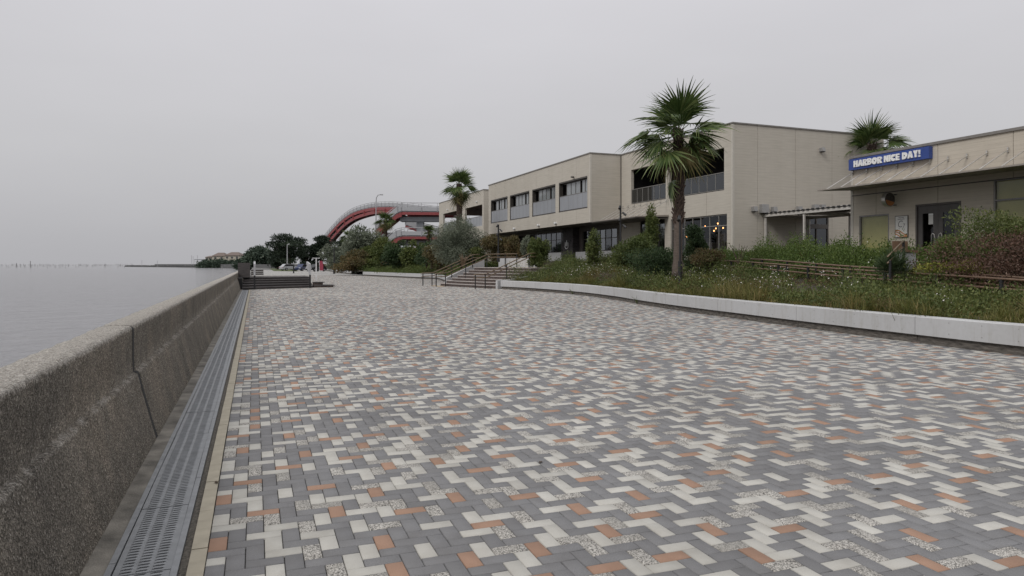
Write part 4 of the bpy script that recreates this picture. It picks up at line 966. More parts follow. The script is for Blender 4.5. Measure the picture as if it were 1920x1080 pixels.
br = MB(); br.box(cx + rad - .02, XC, cy + .06, cy + .10, cz + .18, cz + .22); br.box(cx + rad - .02, XC, cy + .06, cy + .10, cz - .22, cz - .18); br.build('bracket', 'black', rs)

# --- covered way between the two buildings
cv = thing('canopy_walkway', 'ivory steel canopy with ribbed roof between the two beige buildings', 'canopy', (27.3, 31, 1.6), 'b')
rfm = MB()
xs = np.arange(27.05, 30.6, 0.11)
for i, (a, b) in enumerate(zip(xs[:-1], xs[1:])):
    h0, h1 = (0.05, 0) if i % 2 else (0, 0.05)
    rfm.quad((a, 30.95, 4.31 + h0), (b, 30.95, 4.31 + h1), (b, 20.5, 4.31 + h1), (a, 20.5, 4.31 + h0))
rfm.build('ribbed_roof', 'coping', cv)
for y in np.arange(21.0, 30.95, 0.33): 
    B(27.02, 27.06, y, y + .16, 4.27, 4.345).build('roof_clip', 'black', cv)
bm = MB(); bm.box(27.08, 27.16, 20.5, 30.95, 4.12, 4.262); bm.build('beam', 'ivory', cv); bm = MB(); bm.box(30.2, 30.28, 20.5, 30.95, 4.06, 4.2); bm.build('beam', 'ivory', cv)
for y in (30.85, 28.0, 25.0): B(27.165, 30.195, y - .05, y + .05, 4.08, 4.25).build('rafter', 'ivory', cv)
for (x, y) in ((27.12, 30.85), (27.12, 28.0), (30.24, 30.85), (30.24, 28.0), (27.12, 24.5), (30.24, 24.5)): B(x - .045, x + .045, y - .045, y + .045, 1.4, 4.07).build('post', 'ivory', cv)
sp = thing('dark_screen', 'narrow dark upright screen beside the taupe restaurant corner', 'screen', (30.6, 25.6, 1.5), 'b')
B(30.62, 30.66, 25.2, 26.2, 1.5, 3.25).build('panel', 'black', sp); B(30.60, 30.68, 25.14, 25.2, 1.5, 3.3).build('post', 'framegrey', sp); B(30.60, 30.68, 26.2, 26.26, 1.5, 3.3).build('post', 'framegrey', sp)

# ================================================================== dark timber steps beside the sea wall
tsx = thing('timber_steps', 'dark weathered timber steps and landing against the sea wall', 'steps', (1.4, 44, 0))
Lb, Rb, Lt, Rt = np.array([-0.70, 43.3]), np.array([3.45, 45.8]), np.array([-0.70, 48.2]), np.array([3.45, 49.4])
NT = 5; RH = 0.64 / NT
for i in range(NT):
    f0 = i / NT; a, b = Lb + (Lt - Lb) * f0, Rb + (Rt - Rb) * f0; z = RH * i
    c, d = (Lt, Rt) if i == NT - 1 else (Lb + (Lt - Lb) * (f0 + .3), Rb + (Rt - Rb) * (f0 + .3))
    MB().prism([tuple(a), tuple(b), tuple(Rt + (0, 1.0)), tuple(Lt + (0, 1.0))], z, z + RH - 0.055).build('step_base', 'black', tsx)
    fw_ = np.array([0.0, -0.05])
    nb = 4; dv = (Lt - Lb) / NT, (Rt - Rb) / NT
    for q in range(nb):
        g0, g1 = q / nb, (q + 0.93) / nb
        pl = [tuple(a + fw_ + dv[0] * g0), tuple(b + fw_ + dv[1] * g0), tuple(b + fw_ + dv[1] * g1), tuple(a + fw_ + dv[0] * g1)]
        MB().prism(pl, z + RH - 0.055, z + RH).build('tread_board', 'darkwood', tsx)
    MB().prism([tuple(a + (0, -.03)), tuple(b + (0, -.03)), tuple(b + (0, -.005)), tuple(a + (0, -.005))], z + 0.005, z + RH - .075).build('riser_board', 'darkwood', tsx)
for q in range(14):
    y0_ = 49.3 + q * 0.25
    MB().prism([(-0.7, y0_ - 1.0), (3.45, y0_ + 0.15), (3.45, y0_ + .38), (-0.7, y0_ - .77)], 0.585, 0.645).build('deck_board', 'darkwood', tsx)
for q in range(8): B(-1.0, -0.28, 46.55 - .004 * (q % 2), 46.65, 0.66 + q * .115, 0.66 + q * .115 + .108).build('parapet_board', 'darkwood', tsx)
B(-0.98, -0.30, 46.66, 48.5, 0.60, 1.57).build('parapet_core', 'black', tsx)
B(-1.02, -0.72, 44.0, 46.5, 0.0, 0.66).build('side_skirt', 'black', tsx)
for q, (zz, yy) in enumerate(((0.86, 50.0), (0.98, 50.4), (1.10, 50.8))): B(-0.25, 0.55, yy, yy + .4, zz - .1, zz).build('upper_tread', 'darkwood', tsx)
lowp = thing('low_timber_steps', 'two low timber slabs stepping down at the right end of the timber steps', 'steps', (4.2, 46, 0))
for (x0_, x1_, y0_, y1_, z_) in ((3.56, 4.85, 46.0, 47.6, 0.145), (3.56, 4.25, 46.6, 47.7, 0.33)):
    for q in range(4): B(x0_, x1_, y0_ + q * (y1_ - y0_) / 4, y0_ + (q + .95) * (y1_ - y0_) / 4, z_ - .05, z_).build('board', 'darkwood', lowp)
    B(x0_ + .02, x1_ - .1, y0_ + .03, y1_ - .03, (0.0 if z_ < .2 else 0.146), z_ - .051).build('core', 'tile_br', lowp)
for lb, (x, y, zt) in (('upright pale rail board on black post at left of the timber steps', (-0.02, 43.4, 1.6)), ('upright pale rail board on black post at right of the timber steps', (3.25, 45.3, 1.62))):
    t = thing('rail_post', lb, 'rail post', (x, y, 0))
    B(x - .05, x + .05, y - .05, y + .05, 0, 0.9).build('post', 'black', t)
    s_ = MB(); s_.hexa([(x - .05, y - .06, 0.82), (x + .05, y - .06, 0.82), (x + .05, y + 2.6, 1.28), (x - .05, y + 2.6, 1.28), (x - .05, y - .06, 0.9), (x + .05, y - .06, 0.9), (x + .05, y + 2.6, 1.36), (x - .05, y + 2.6, 1.36)])
    s_.build('lower_rail', 'lampgrey', t)
    s_ = MB(); s_.hexa([(x - .055, y - .06, 1.0), (x + .055, y - .06, 1.0), (x + .055, y + 2.6, 1.5), (x - .055, y + 2.6, 1.5), (x - .055, y - .06, 1.5), (x + .055, y - .06, 1.5), (x + .055, y + 2.6, 1.66), (x - .055, y + 2.6, 1.66)])
    s_.build('rail_board', 'lampgrey', t)
t = thing('white_t_post', 'thin white T-shaped post standing behind the timber steps', 'post', (5.2, 65, 0))
B(5.15, 5.25, 64.95, 65.05, 0, 2.0).build('post', 'whitepost', t); B(4.86, 5.52, 64.93, 65.07, 2.0, 2.06).build('crossbar', 'whitepost', t)
t = thing('dark_bollard', 'dark slender bollard on the far paving beyond the timber steps', 'bollard', (8.0, 137, 0))
MB().tube([(5.9, 118, 0), (5.9, 118, 1.45)], 0.11, 8).build('post', 'black', t); MB().tube([(5.9, 118, 1.45), (5.9, 118, 1.85)], 0.07, 8).build('cap', 'lampgrey', t)

# ================================================================== vegetation generators
def orth(d):
    r = rng.normal(size=d.shape); u = np.cross(d, r); u /= np.linalg.norm(u, axis=1, keepdims=True) + 1e-9; return u
def leaf_faces(P, D, ln, wd):
    """diamond leaves: base P, direction D, length and width per leaf"""
    u = orth(D); mid = P + D * (ln * 0.45)[:, None]; nrm_ = np.cross(D, u)
    tip = P + D * ln[:, None] - nrm_ * (ln * 0.12)[:, None]
    V = np.stack([P, mid + u * (wd / 2)[:, None], tip, mid - u * (wd / 2)[:, None]], 1).reshape(-1, 3)
    F = np.arange(len(P) * 4).reshape(-1, 4); return V, F
def foliage(name, mat, parent, clumps, n, leaf, aspect=0.4, up=0.25, shell=0.5, jit=0.8, spread=1.0):
    C = np.array(clumps, float); wgt = (C[:, 3] * C[:, 4] + C[:, 4] * C[:, 5] + C[:, 3] * C[:, 5]); wgt = wgt / wgt.sum()
    ci = rng.choice(len(C), n, p=wgt); d = rng.normal(size=(n, 3)); d /= np.linalg.norm(d, axis=1, keepdims=True)
    r = shell + (1.05 - shell) * rng.random(n) ** 0.6
    r = r * (1 + 0.12 * np.sin(d[:, 0] * 7 + ci) * np.cos(d[:, 1] * 6 + d[:, 2] * 5))
    P = C[ci, :3] + d * C[ci, 3:6] * (r * spread)[:, None]
    D = d + jit * rng.normal(size=(n, 3)) + np.array([0, 0, up]); D /= np.linalg.norm(D, axis=1, keepdims=True)
    ln = leaf * rng.uniform(0.6, 1.3, n); V, F = leaf_faces(P, D, ln, ln * aspect)
    ct = rng.random(len(C)); tint = np.clip(0.45 * ct[ci] + 0.55 * rng.random(n), 0, 1)
    return np_mesh(name, V, F, mat, parent, tint)
def ball_clumps(c, rx, ry, rz, n, frac=0.45, seed=0):
    rr = np.random.default_rng(seed); o = []
    for _ in range(n):
        d = rr.normal(size=3); d /= np.linalg.norm(d); k_ = rr.uniform(0.35, 0.98)
        s = frac * rr.uniform(0.45, 1.35)
        o.append((c[0] + d[0] * rx * k_, c[1] + d[1] * ry * k_, max(c[2] + d[2] * rz * k_, c[2] - rz * 0.7), rx * s, ry * s, rz * s))
    return o
def stems(parent, base, top, r, n, sprd, mat='twig', name='stems'):
    mb = MB(); rr = random.Random(int(base[0] * 91 + base[1] * 7))
    for i in range(n):
        a = rr.random() * 6.28; s = sprd * rr.uniform(0.4, 1)
        e = (base[0] + math.cos(a) * s, base[1] + math.sin(a) * s, top * rr.uniform(0.75, 1) if n > 1 else top)
        m = ((base[0] * 1.4 + e[0] * .6) / 2, (base[1] * 1.4 + e[1] * .6) / 2, (base[2] + e[2]) / 2)
        mb.tube([base, m, e], [r, r * .7, r * .3], 5)
    return mb.build(name, mat, parent)
def shrub(name, label, cx, cy, rx, rz, mat, n, leaf, nclump=14, base=None, ry=None, aspect=0.4, group=None, frac=0.37, up=0.25, jit=0.8, zoff=0.0, cat='shrub', shell=0.5):
    gz = float(bed_h(np.array(cx), np.array(cy))) if base is None else base
    t = thing(name, label, cat, (cx, cy, gz), group=group); ry = ry or rx
    cz = gz + rz * 0.92 + zoff
    if shell == 0.5: shell = 0.3
    foliage('foliage', mat, t, ball_clumps((cx, cy, cz), rx, ry, rz, int(nclump * 1.7), frac, int(cx * 13 + cy * 7) % 9999), int(n * 1.35), leaf, aspect, up, shell, jit)
    stems(t, (cx, cy, gz - 0.1), cz + rz * .5, 0.035 + 0.012 * rz, 5, rx * .6)
    return t
FTH, CTH = math.sin(TH), math.cos(TH)
def at(px, d):
    u = (px - 960) / F_PX; return d * (FTH + u * CTH), d * (CTH - u * FTH)
def zpx(py, d): return EYE + (495 - py) / F_PX * d

# ---------------- ground cover in the bed
def scatter(n, ymin, ymax, smin, smax, avoid=True):
    y = rng.uniform(ymin, ymax, n); s = smin + (smax - smin) * rng.random(n); x = kerb_x(y) + 0.15 + s
    xb = x * math.cos(DB) + y * math.sin(DB); yb = -x * math.sin(DB) + y * math.cos(DB)
    ok = ~in_stairs(x, y, 0.12) & ~((xb > 23.0) & (yb < 21.8)) & ~((xb > 24.5) & (yb > 30.8)) & ~((xb > 22.3) & (yb > 43))
    ok &= ~((y > 90) & (y < 104) & (x < 16.5))
    return x[ok], y[ok]
def patch(x, y, sc_, seed):
    """smooth pseudo-noise 0..1 for patches of one plant"""
    r_ = np.random.default_rng(seed); v = np.zeros_like(x)
    for _ in range(6):
        a, b, c = r_.normal(size=3); v += np.sin((a * x + b * y) * sc_ + c * 6)
    return 0.5 + v / 7.0
def grass(name, label, x, y, per, ln0, ln1, wd, mat, lean=0.55, tshift=0.0):
    n = len(x); z = bed_h(x, y); N_ = n * per; hv = 0.5 + 1.25 * np.clip(patch(x, y, 2.1, 31), 0, 1) ** 2
    bx = np.repeat(x, per) + rng.normal(0, 0.07, N_); by = np.repeat(y, per) + rng.normal(0, 0.07, N_); bz = np.repeat(z, per) - 0.03
    ln = np.repeat(rng.uniform(ln0, ln1, n) * hv, per) * rng.uniform(0.55, 1.15, N_)
    az = rng.uniform(0, 2 * math.pi, N_); le = lean * rng.uniform(0.15, 1.3, N_)
    hx_, hy_ = np.cos(az), np.sin(az); w2 = wd * rng.uniform(0.6, 1.2, N_) / 2
    px_, py_ = -hy_ * w2, hx_ * w2
    def ptt(t): 
        out_ = ln * le * t ** 1.8; up_ = ln * t * (1 - 0.28 * le * t); return bx + hx_ * out_, by + hy_ * out_, bz + up_
    a = ptt(0.0); b = ptt(0.55); c = ptt(1.0)
    V = np.stack([np.stack([a[0] - px_, a[1] - py_, a[2]], -1), np.stack([a[0] + px_, a[1] + py_, a[2]], -1), np.stack([b[0] + px_ * .8, b[1] + py_ * .8, b[2]], -1), np.stack([b[0] - px_ * .8, b[1] - py_ * .8, b[2]], -1), np.stack([c[0], c[1], c[2]], -1), np.stack([c[0], c[1], c[2] + 0.001], -1)], 1).reshape(-1, 3)
    i0 = np.arange(N_) * 6; F = np.concatenate([np.stack([i0, i0 + 1, i0 + 2, i0 + 3], -1), np.stack([i0 + 3, i0 + 2, i0 + 4, i0 + 5], -1)])
    tt = np.clip(np.repeat(rng.random(n), per) * 0.55 + rng.random(N_) * 0.45 + tshift, 0, 1)
    return tag(np_mesh(name, V, F, mat, None, np.concatenate([tt, tt])), label, None, kind='stuff')
def mounds(name, label, x, y, per, rad, hgt, leaf, mat, aspect=0.42, tshift=0.0):
    n = len(x); N_ = n * per; z = bed_h(x, y); hv = 0.45 + 1.5 * np.clip(patch(x, y, 1.7, 37), 0, 1) ** 2
    d = rng.normal(size=(N_, 3)); d /= np.linalg.norm(d, axis=1, keepdims=True); d[:, 2] = np.abs(d[:, 2])
    rr = rng.uniform(0.6, 1.05, N_); R_ = np.repeat(rad * rng.uniform(0.6, 1.3, n), per); H_ = np.repeat(hgt * hv * rng.uniform(0.55, 1.3, n), per)
    P = np.stack([np.repeat(x, per) + d[:, 0] * R_ * rr, np.repeat(y, per) + d[:, 1] * R_ * rr, np.repeat(z, per) + d[:, 2] * H_ * rr], -1)
    D = d + 0.7 * rng.normal(size=(N_, 3)) + np.array([0, 0, 0.35]); D /= np.linalg.norm(D, axis=1, keepdims=True)
    ln = leaf * rng.uniform(0.6, 1.3, N_); V, F = leaf_faces(P, D, ln, ln * aspect)
    tt = np.clip(np.repeat(rng.random(n), per) * 0.5 + rng.random(N_) * 0.5 + tshift, 0, 1)
    return tag(np_mesh(name, V, F, mat, None, tt), label, None, kind='stuff')

x, y = scatter(2600, 2, 50, 0.05, 6.5); kp = patch(x, y, 1.1, 1) > 0.52
grass('grass', 'olive and tawny grass tufts behind the long white kerb', x[kp], y[kp], 36, 0.26, 0.62, 0.016, 'lf_grass', 0.9)
x, y = scatter(650, 2, 38.5, 0.02, 1.0)
grass('grass_fringe', 'green grass leaning over the long white kerb', x, y, 30, 0.2, 0.42, 0.016, 'lf_grass', 0.9, -0.12)
x, y = scatter(5600, 2, 50, 0.42, 9.5); kp = patch(x, y, 0.9, 2) > 0.38
mounds('ground_cover', 'small leaved green ground cover in the flower bed', x[kp], y[kp], 56, 0.42, 0.54, 0.075, 'lf_green', 0.5)
x, y = scatter(2800, 2, 50, 0.4, 9.5); kp = patch(x, y, 0.9, 3) > 0.60
mounds('rusty_ground_cover', 'bronze and rusty ground cover patches in the flower bed', x[kp], y[kp], 60, 0.28, 0.42, 0.055, 'lf_rust')
x, y = scatter(1700, 14, 30.5, 5.5, 10.5); kp = x > np.interp(y, [11, 28, 31], [18.8, 21.0, 21.2]); x, y = x[kp], y[kp]
mounds('low_hedge', 'fresh green spreading hedge in front of the restaurant', x, y, 85, 0.46, 0.72, 0.075, 'lf_bright', 0.55)
for lb, yk in (('small weed sprouting at the foot of the white kerb near its middle', 22.7), ('tiny weed at the foot of the white kerb towards the brown steps', 31.0)):
    kx_ = float(kerb_x(yk)) - 0.06; t = thing('kerb_weed', lb, 'weed', (kx_, yk, 0)); mb = MB(); rr = random.Random(int(yk * 7))
    for i in range(9):
        a = rr.random() * 6.28; l_ = rr.uniform(.15, .34); mb.tube([(kx_, yk, 0), (kx_ + math.cos(a) * l_ * .2 - .02, yk + math.sin(a) * l_ * .2, l_ * .6), (kx_ + math.cos(a) * l_ * .6 - .05, yk + math.sin(a) * l_ * .6, l_)], [.008, .007, .001], 4)
    mb.build('blades', 'lawn', t)
def flowers(name, label, x, y, h0, h1, size, per=1):
    n = len(x); z = bed_h(x, y) + rng.uniform(h0, h1, n); C_ = np.stack([x, y, z], -1)
    a = np.linspace(0, 2 * math.pi, 6)[:-1]; tl = rng.normal(0, 0.5, (n, 2)); sz = size * rng.uniform(0.6, 1.3, n)
    V = []
    for t in a:
        ox, oy = np.cos(t) * sz, np.sin(t) * sz; V.append(C_ + np.stack([ox, oy, ox * tl[:, 0] + oy * tl[:, 1]], -1))
    V = np.stack([C_ + np.array([0, 0, 0.006])] + V, 1).reshape(-1, 3); i0 = np.arange(n) * 6
    F = np.concatenate([np.stack([i0, i0 + 1 + q, i0 + 1 + (q + 1) % 5], -1) for q in range(5)])
    return tag(np_mesh(name, V, F, 'lf_flower', None, np.tile(rng.random(n), 5)), label, None, kind='stuff')
x, y = scatter(5200, 4, 38.5, 0.9, 9.5); kp = (patch(x, y, 1.3, 4) > 0.60)
flowers('white_flowers', 'tiny white daisies scattered over the flower bed', x[kp], y[kp], 0.30, 0.62, 0.018)
# far beds beyond the brown steps
x, y = scatter(2600, 49.5, 98, 0.1, 9.0)
mounds('far_ground_cover', 'green ground cover in the beds beyond the brown steps', x, y, 50, 0.5, 0.42, 0.13, 'lf_green')
x, y = scatter(900, 49.5, 98, 0.1, 8.0)
mounds('far_yellow_cover', 'yellow green low planting beyond the brown steps', x, y, 45, 0.4, 0.5, 0.12, 'lf_bright')
x, y = scatter(900, 103, 185, 0.1, 9.0)
mounds('distant_ground_cover', 'distant low planting behind the short white kerbs', x, y, 40, 0.8, 0.7, 0.25, 'lf_rust')

# ---------------- individual shrubs and small trees
def S(px, d, *a, **k): x, y = at(px, d); return x, y
x, y = at(866, 56); shrub('olive_tree', 'rounded silver green olive tree behind the brown steps', x, y, 2.0, 1.95, 'lf_silver', 30000, 0.15, 34, base=1.2, aspect=0.24, frac=0.36, cat='tree', jit=0.9)
x, y = at(940, 54); shrub('bushy_shrub', 'bronze tinged shrub beside the olive tree', x, y, 1.5, 0.95, 'lf_rust', 6500, 0.15, 16, base=1.7)
x, y = at(972, 52); shrub('bushy_shrub', 'greenish bronze shrub nearer the dark cone shrub', x, y, 0.95, 1.0, 'lf_rust', 4500, 0.14, 12, base=1.75)
x, y = at(987, 50.5); shrub('grey_shrub', 'small grey green shrub at the building wall', x, y, 0.45, 0.75, 'lf_silver', 2200, 0.12, 9, base=2.0)
x, y = at(1009, 45); shrub('cone_shrub', 'dense dark green cone shaped shrub', x, y, 0.72, 0.92, 'lf_green', 8000, 0.13, 18, base=1.4, frac=.33)
x, y = at(1113, 43); shrub('upright_shrub', 'slim upright green shrub in front of the white base wall', x, y, 0.52, 0.98, 'lf_green', 3200, 0.13, 10, base=1.65, frac=0.5)
x, y = at(1195, 36); t = shrub('leafy_shrub', 'broad leafy shrub left of the tall palm trunk', x, y, 1.2, 0.95, 'lf_green', 9000, 0.13, 20, base=1.25)
x, y = at(1222, 37); shrub('sprouting_shrub', 'tall sprouting shrub tip above the broad leafy shrub', x, y, 0.50, 1.50, 'lf_green', 3200, 0.13, 12, base=1.3, frac=0.40)
x, y = at(1228, 29); shrub('round_hedge', 'dark rounded hedge just left of the tall palm', x, y, 0.85, 0.52, 'lf_dark', 6500, 0.085, 12, base=1.15, frac=0.6)
x, y = at(1304, 33); shrub('leafy_shrub', 'dark leafy shrub right of the tall palm trunk', x, y, 0.72, 0.98, 'lf_dark', 6500, 0.12, 16, base=1.25)
x, y = at(1330, 30); shrub('flowering_shrub', 'low straggly shrub under the glazed front', x, y, 0.8, 0.45, 'lf_rust', 3500, 0.08, 10, base=1.3)
for px, d, rx, rz in ((1405, 26.5, 1.0, .35), (1470, 25.5, 1.1, .42), (1540, 25.0, 1.2, .50), (1610, 24, 1.1, .48), (1660, 23.5, .7, .42)):
    pass
x, y = at(1880, 19.5); shrub('airy_shrub', 'tall airy green shrub in front of the blind covered window', x, y, 1.35, 0.95, 'lf_green', 5000, 0.10, 16, base=1.35, aspect=0.3, jit=1.1, frac=.3)
x, y = at(1775, 19.5); shrub('airy_shrub', 'feathery green shrub in front of the grey double door', x, y, 1.0, 0.55, 'lf_green', 4000, 0.09, 12, base=1.2, aspect=0.28, jit=1.2, frac=.3)
x, y = at(1945, 18.0); shrub('brown_shrub', 'broad dry brown shrub at the right edge', x, y, 2.5, 0.78, 'lf_brown', 24000, 0.065, 26, base=1.0, aspect=0.45, frac=0.4)
x, y = at(1790, 19.2); shrub('yellow_shrub', 'low yellow green bush below the dry brown shrub', x, y, 0.8, 0.2, 'lf_yellow', 3000, 0.06, 10, base=1.22, aspect=0.5, frac=.5)
x, y = at(1672, 20); shrub('spiky_grass', 'dark spiky grass clump left of the grey double door', x, y, 0.38, 0.30, 'lf_dark', 1300, 0.28, 8, base=1.15, aspect=0.05, up=1.4, jit=.5)
# bare branching shrub by the big building corner
bx_, by_ = at(1384, 29.5); t = thing('bare_shrub', 'small bare branching shrub at the building corner', 'shrub', (bx_, by_, 1.5)); mb = MB(); rr = random.Random(2)
for i in range(7):
    a = rr.random() * 6.28; p = [(bx_, by_, 1.5)]
    for q in range(3): p.append((p[-1][0] + math.cos(a) * .14 + rr.uniform(-.06, .06), p[-1][1] + math.sin(a) * .1, p[-1][2] + 0.22 + rr.random() * .08))
    mb.tube(p, [.022, .018, .013, .006], 5)
mb.build('branches', 'twig', t)
# left garden
for nm, lb, px, d, rx, rz, mt, n_, lf, base in (
    ('silver_shrub', 'pale silver shrub beside the red banner', 626, 112, 2.0, 2.3, 'lf_silver', 3500, 0.38, 0.6),
    ('silver_tree', 'large pale silver green shrub below the red arch', 683, 98, 2.9, 2.55, 'lf_silver', 6500, 0.36, 1.1),
    ('green_shrub', 'broad green shrub right of the large silver shrub', 716, 95, 2.6, 2.0, 'lf_green', 6000, 0.34, 1.0),
    ('bronze_shrub', 'bronze brown shrub mass at the foot of the silver shrub', 668, 93, 2.7, 1.25, 'lf_rust', 5000, 0.30, 0.6),
    ('green_shrub', 'low green shrub at the end of the curving bay kerb', 695, 91.5, 1.5, 0.8, 'lf_green', 2800, 0.26, 0.5),
    ('green_shrub', 'dark green shrub below the lower red ramp', 752, 84, 2.1, 1.6, 'lf_dark', 5000, 0.30, 1.1),
    ('green_shrub', 'mid green shrub in front of the bridge column', 775, 80, 1.6, 1.5, 'lf_green', 4000, 0.28, 1.2),
    ('sparse_shrub', 'sparse dark leaved shrub right of the bridge column', 800, 70, 1.3, 1.35, 'lf_dark', 2200, 0.24, 1.2),
    ('green_shrub', 'bushy shrub at the left foot of the olive tree', 826, 62, 1.3, 1.2, 'lf_rust', 3600, 0.2, 1.1),
    ('green_shrub', 'low green shrub at the right foot of the olive tree', 893, 55, 1.1, 0.6, 'lf_green', 3000, 0.17, 1.5),
    ):
    x, y = at(px, d); shrub(nm, lb, x, y, rx, rz, mt, n_, lf, 14, base=base)
# spiky plant by the stairs
px_, py_ = at(868, 49.5); t = thing('spiky_plant', 'spiky tan edged leaf rosette beside the brown steps', 'plant', (px_, py_, 1.3)); rr = random.Random(4); mb = MB()
for i in range(26):
    a = rr.random() * 6.28; l_ = rr.uniform(0.6, 1.05); sp_ = rr.uniform(.2, .75)
    p0 = Vector((px_, py_, 1.3)); p1 = p0 + Vector((math.cos(a) * l_ * sp_ * .5, math.sin(a) * l_ * sp_ * .5, l_ * .65)); p2 = p0 + Vector((math.cos(a) * l_ * sp_, math.sin(a) * l_ * sp_, l_))
    mb.tube([p0, p1, p2], [.03, .022, .003], 4)
mb.build('leaves', 'railwood', t)

# ---------------- fan palms
def frond_mesh(seed, Lp, Lb, dry, pitch):
    rr = np.random.default_rng(seed); V = []; F = []; T = []; NS = 26; sp = math.radians(88); cp_, sp_ = math.cos(pitch), math.sin(pitch)
    def quad(a, b, c, d, t): nq = len(V); V.extend([a, b, c, d]); F.append((nq, nq + 1, nq + 2, nq + 3)); T.append(t)
    for q in range(5):                                     # petiole
        x0_, x1_ = Lp * q / 5, Lp * (q + 1) / 5; w0 = 0.022 - .002 * q; dz0, dz1 = -0.05 * (x0_ / Lp) ** 2, -0.05 * (x1_ / Lp) ** 2
        quad((x0_, -w0, dz0), (x1_, -w0, dz1), (x1_, w0, dz1), (x0_, w0, dz0), 0.9); quad((x0_, 0, dz0 - .02), (x1_, 0, dz1 - .02), (x1_, w0, dz1 + .01), (x0_, w0, dz0 + .01), 0.6)
    droop = rr.uniform(0.05, 0.17) + (0.25 if dry else 0); cup = rr.uniform(0.1, 0.3)
    dphi = 2 * sp / NS
    for i in range(NS):
        ph = -sp + (i + .5) * dphi; Ls = Lb * (0.80 + 0.20 * math.cos(ph * 0.75)) * rr.uniform(0.82, 1.06)
        tl = rr.uniform(0.4, 1.5); side = rr.normal(0, 0.05); tn = float(np.clip(rr.uniform(0.1, 0.9), 0, 1))
        pts = []
        for rfr in (0.03, 0.26, 0.48, 0.76, 1.0):
            r_ = Ls * rfr; w_ = 0.5 * dphi * r_ * 1.0 if rfr <= 0.5 else 0.5 * dphi * Ls * 0.48 * (1.0 - rfr) / 0.60
            w_ = max(w_, 0.003); p2 = ph + side * max(0, rfr - 0.5)
            z = -droop * Ls * (rfr ** 2.2) * tl ** (1 if rfr > .6 else 0) - 0.07 * tl * Ls * max(0, rfr - .7) / .3 + cup * abs(math.sin(ph)) * r_ * 0.5
            lx_ = r_ * math.cos(p2); cx_, cy_ = Lp + lx_ * cp_ + z * sp_, r_ * math.sin(p2); z = -lx_ * sp_ + z * cp_ - 0.05; nx_, ny_ = -math.sin(p2), math.cos(p2); ple = w_ * 0.5 * (1 if i % 2 else -1)
            pts.append(((cx_ - nx_ * w_, cy_ - ny_ * w_, z - ple), (cx_ + nx_ * w_, cy_ + ny_ * w_, z + ple)))
        for (a, b), (c, d) in zip(pts[:-1], pts[1:]): quad(a, c, d, b, min(1, tn + (0.25 if pts.index((a, b)) > 2 else 0)))
    V = np.array(V, np.float32); F = np.array(F, np.int32)
    o = np_mesh('frond', V, F, 'lf_palmdry' if dry else 'lf_palm', None, np.array(T), off=(0, 0, 0)); me = o.data; bpy.data.objects.remove(o); return me
FR = {}
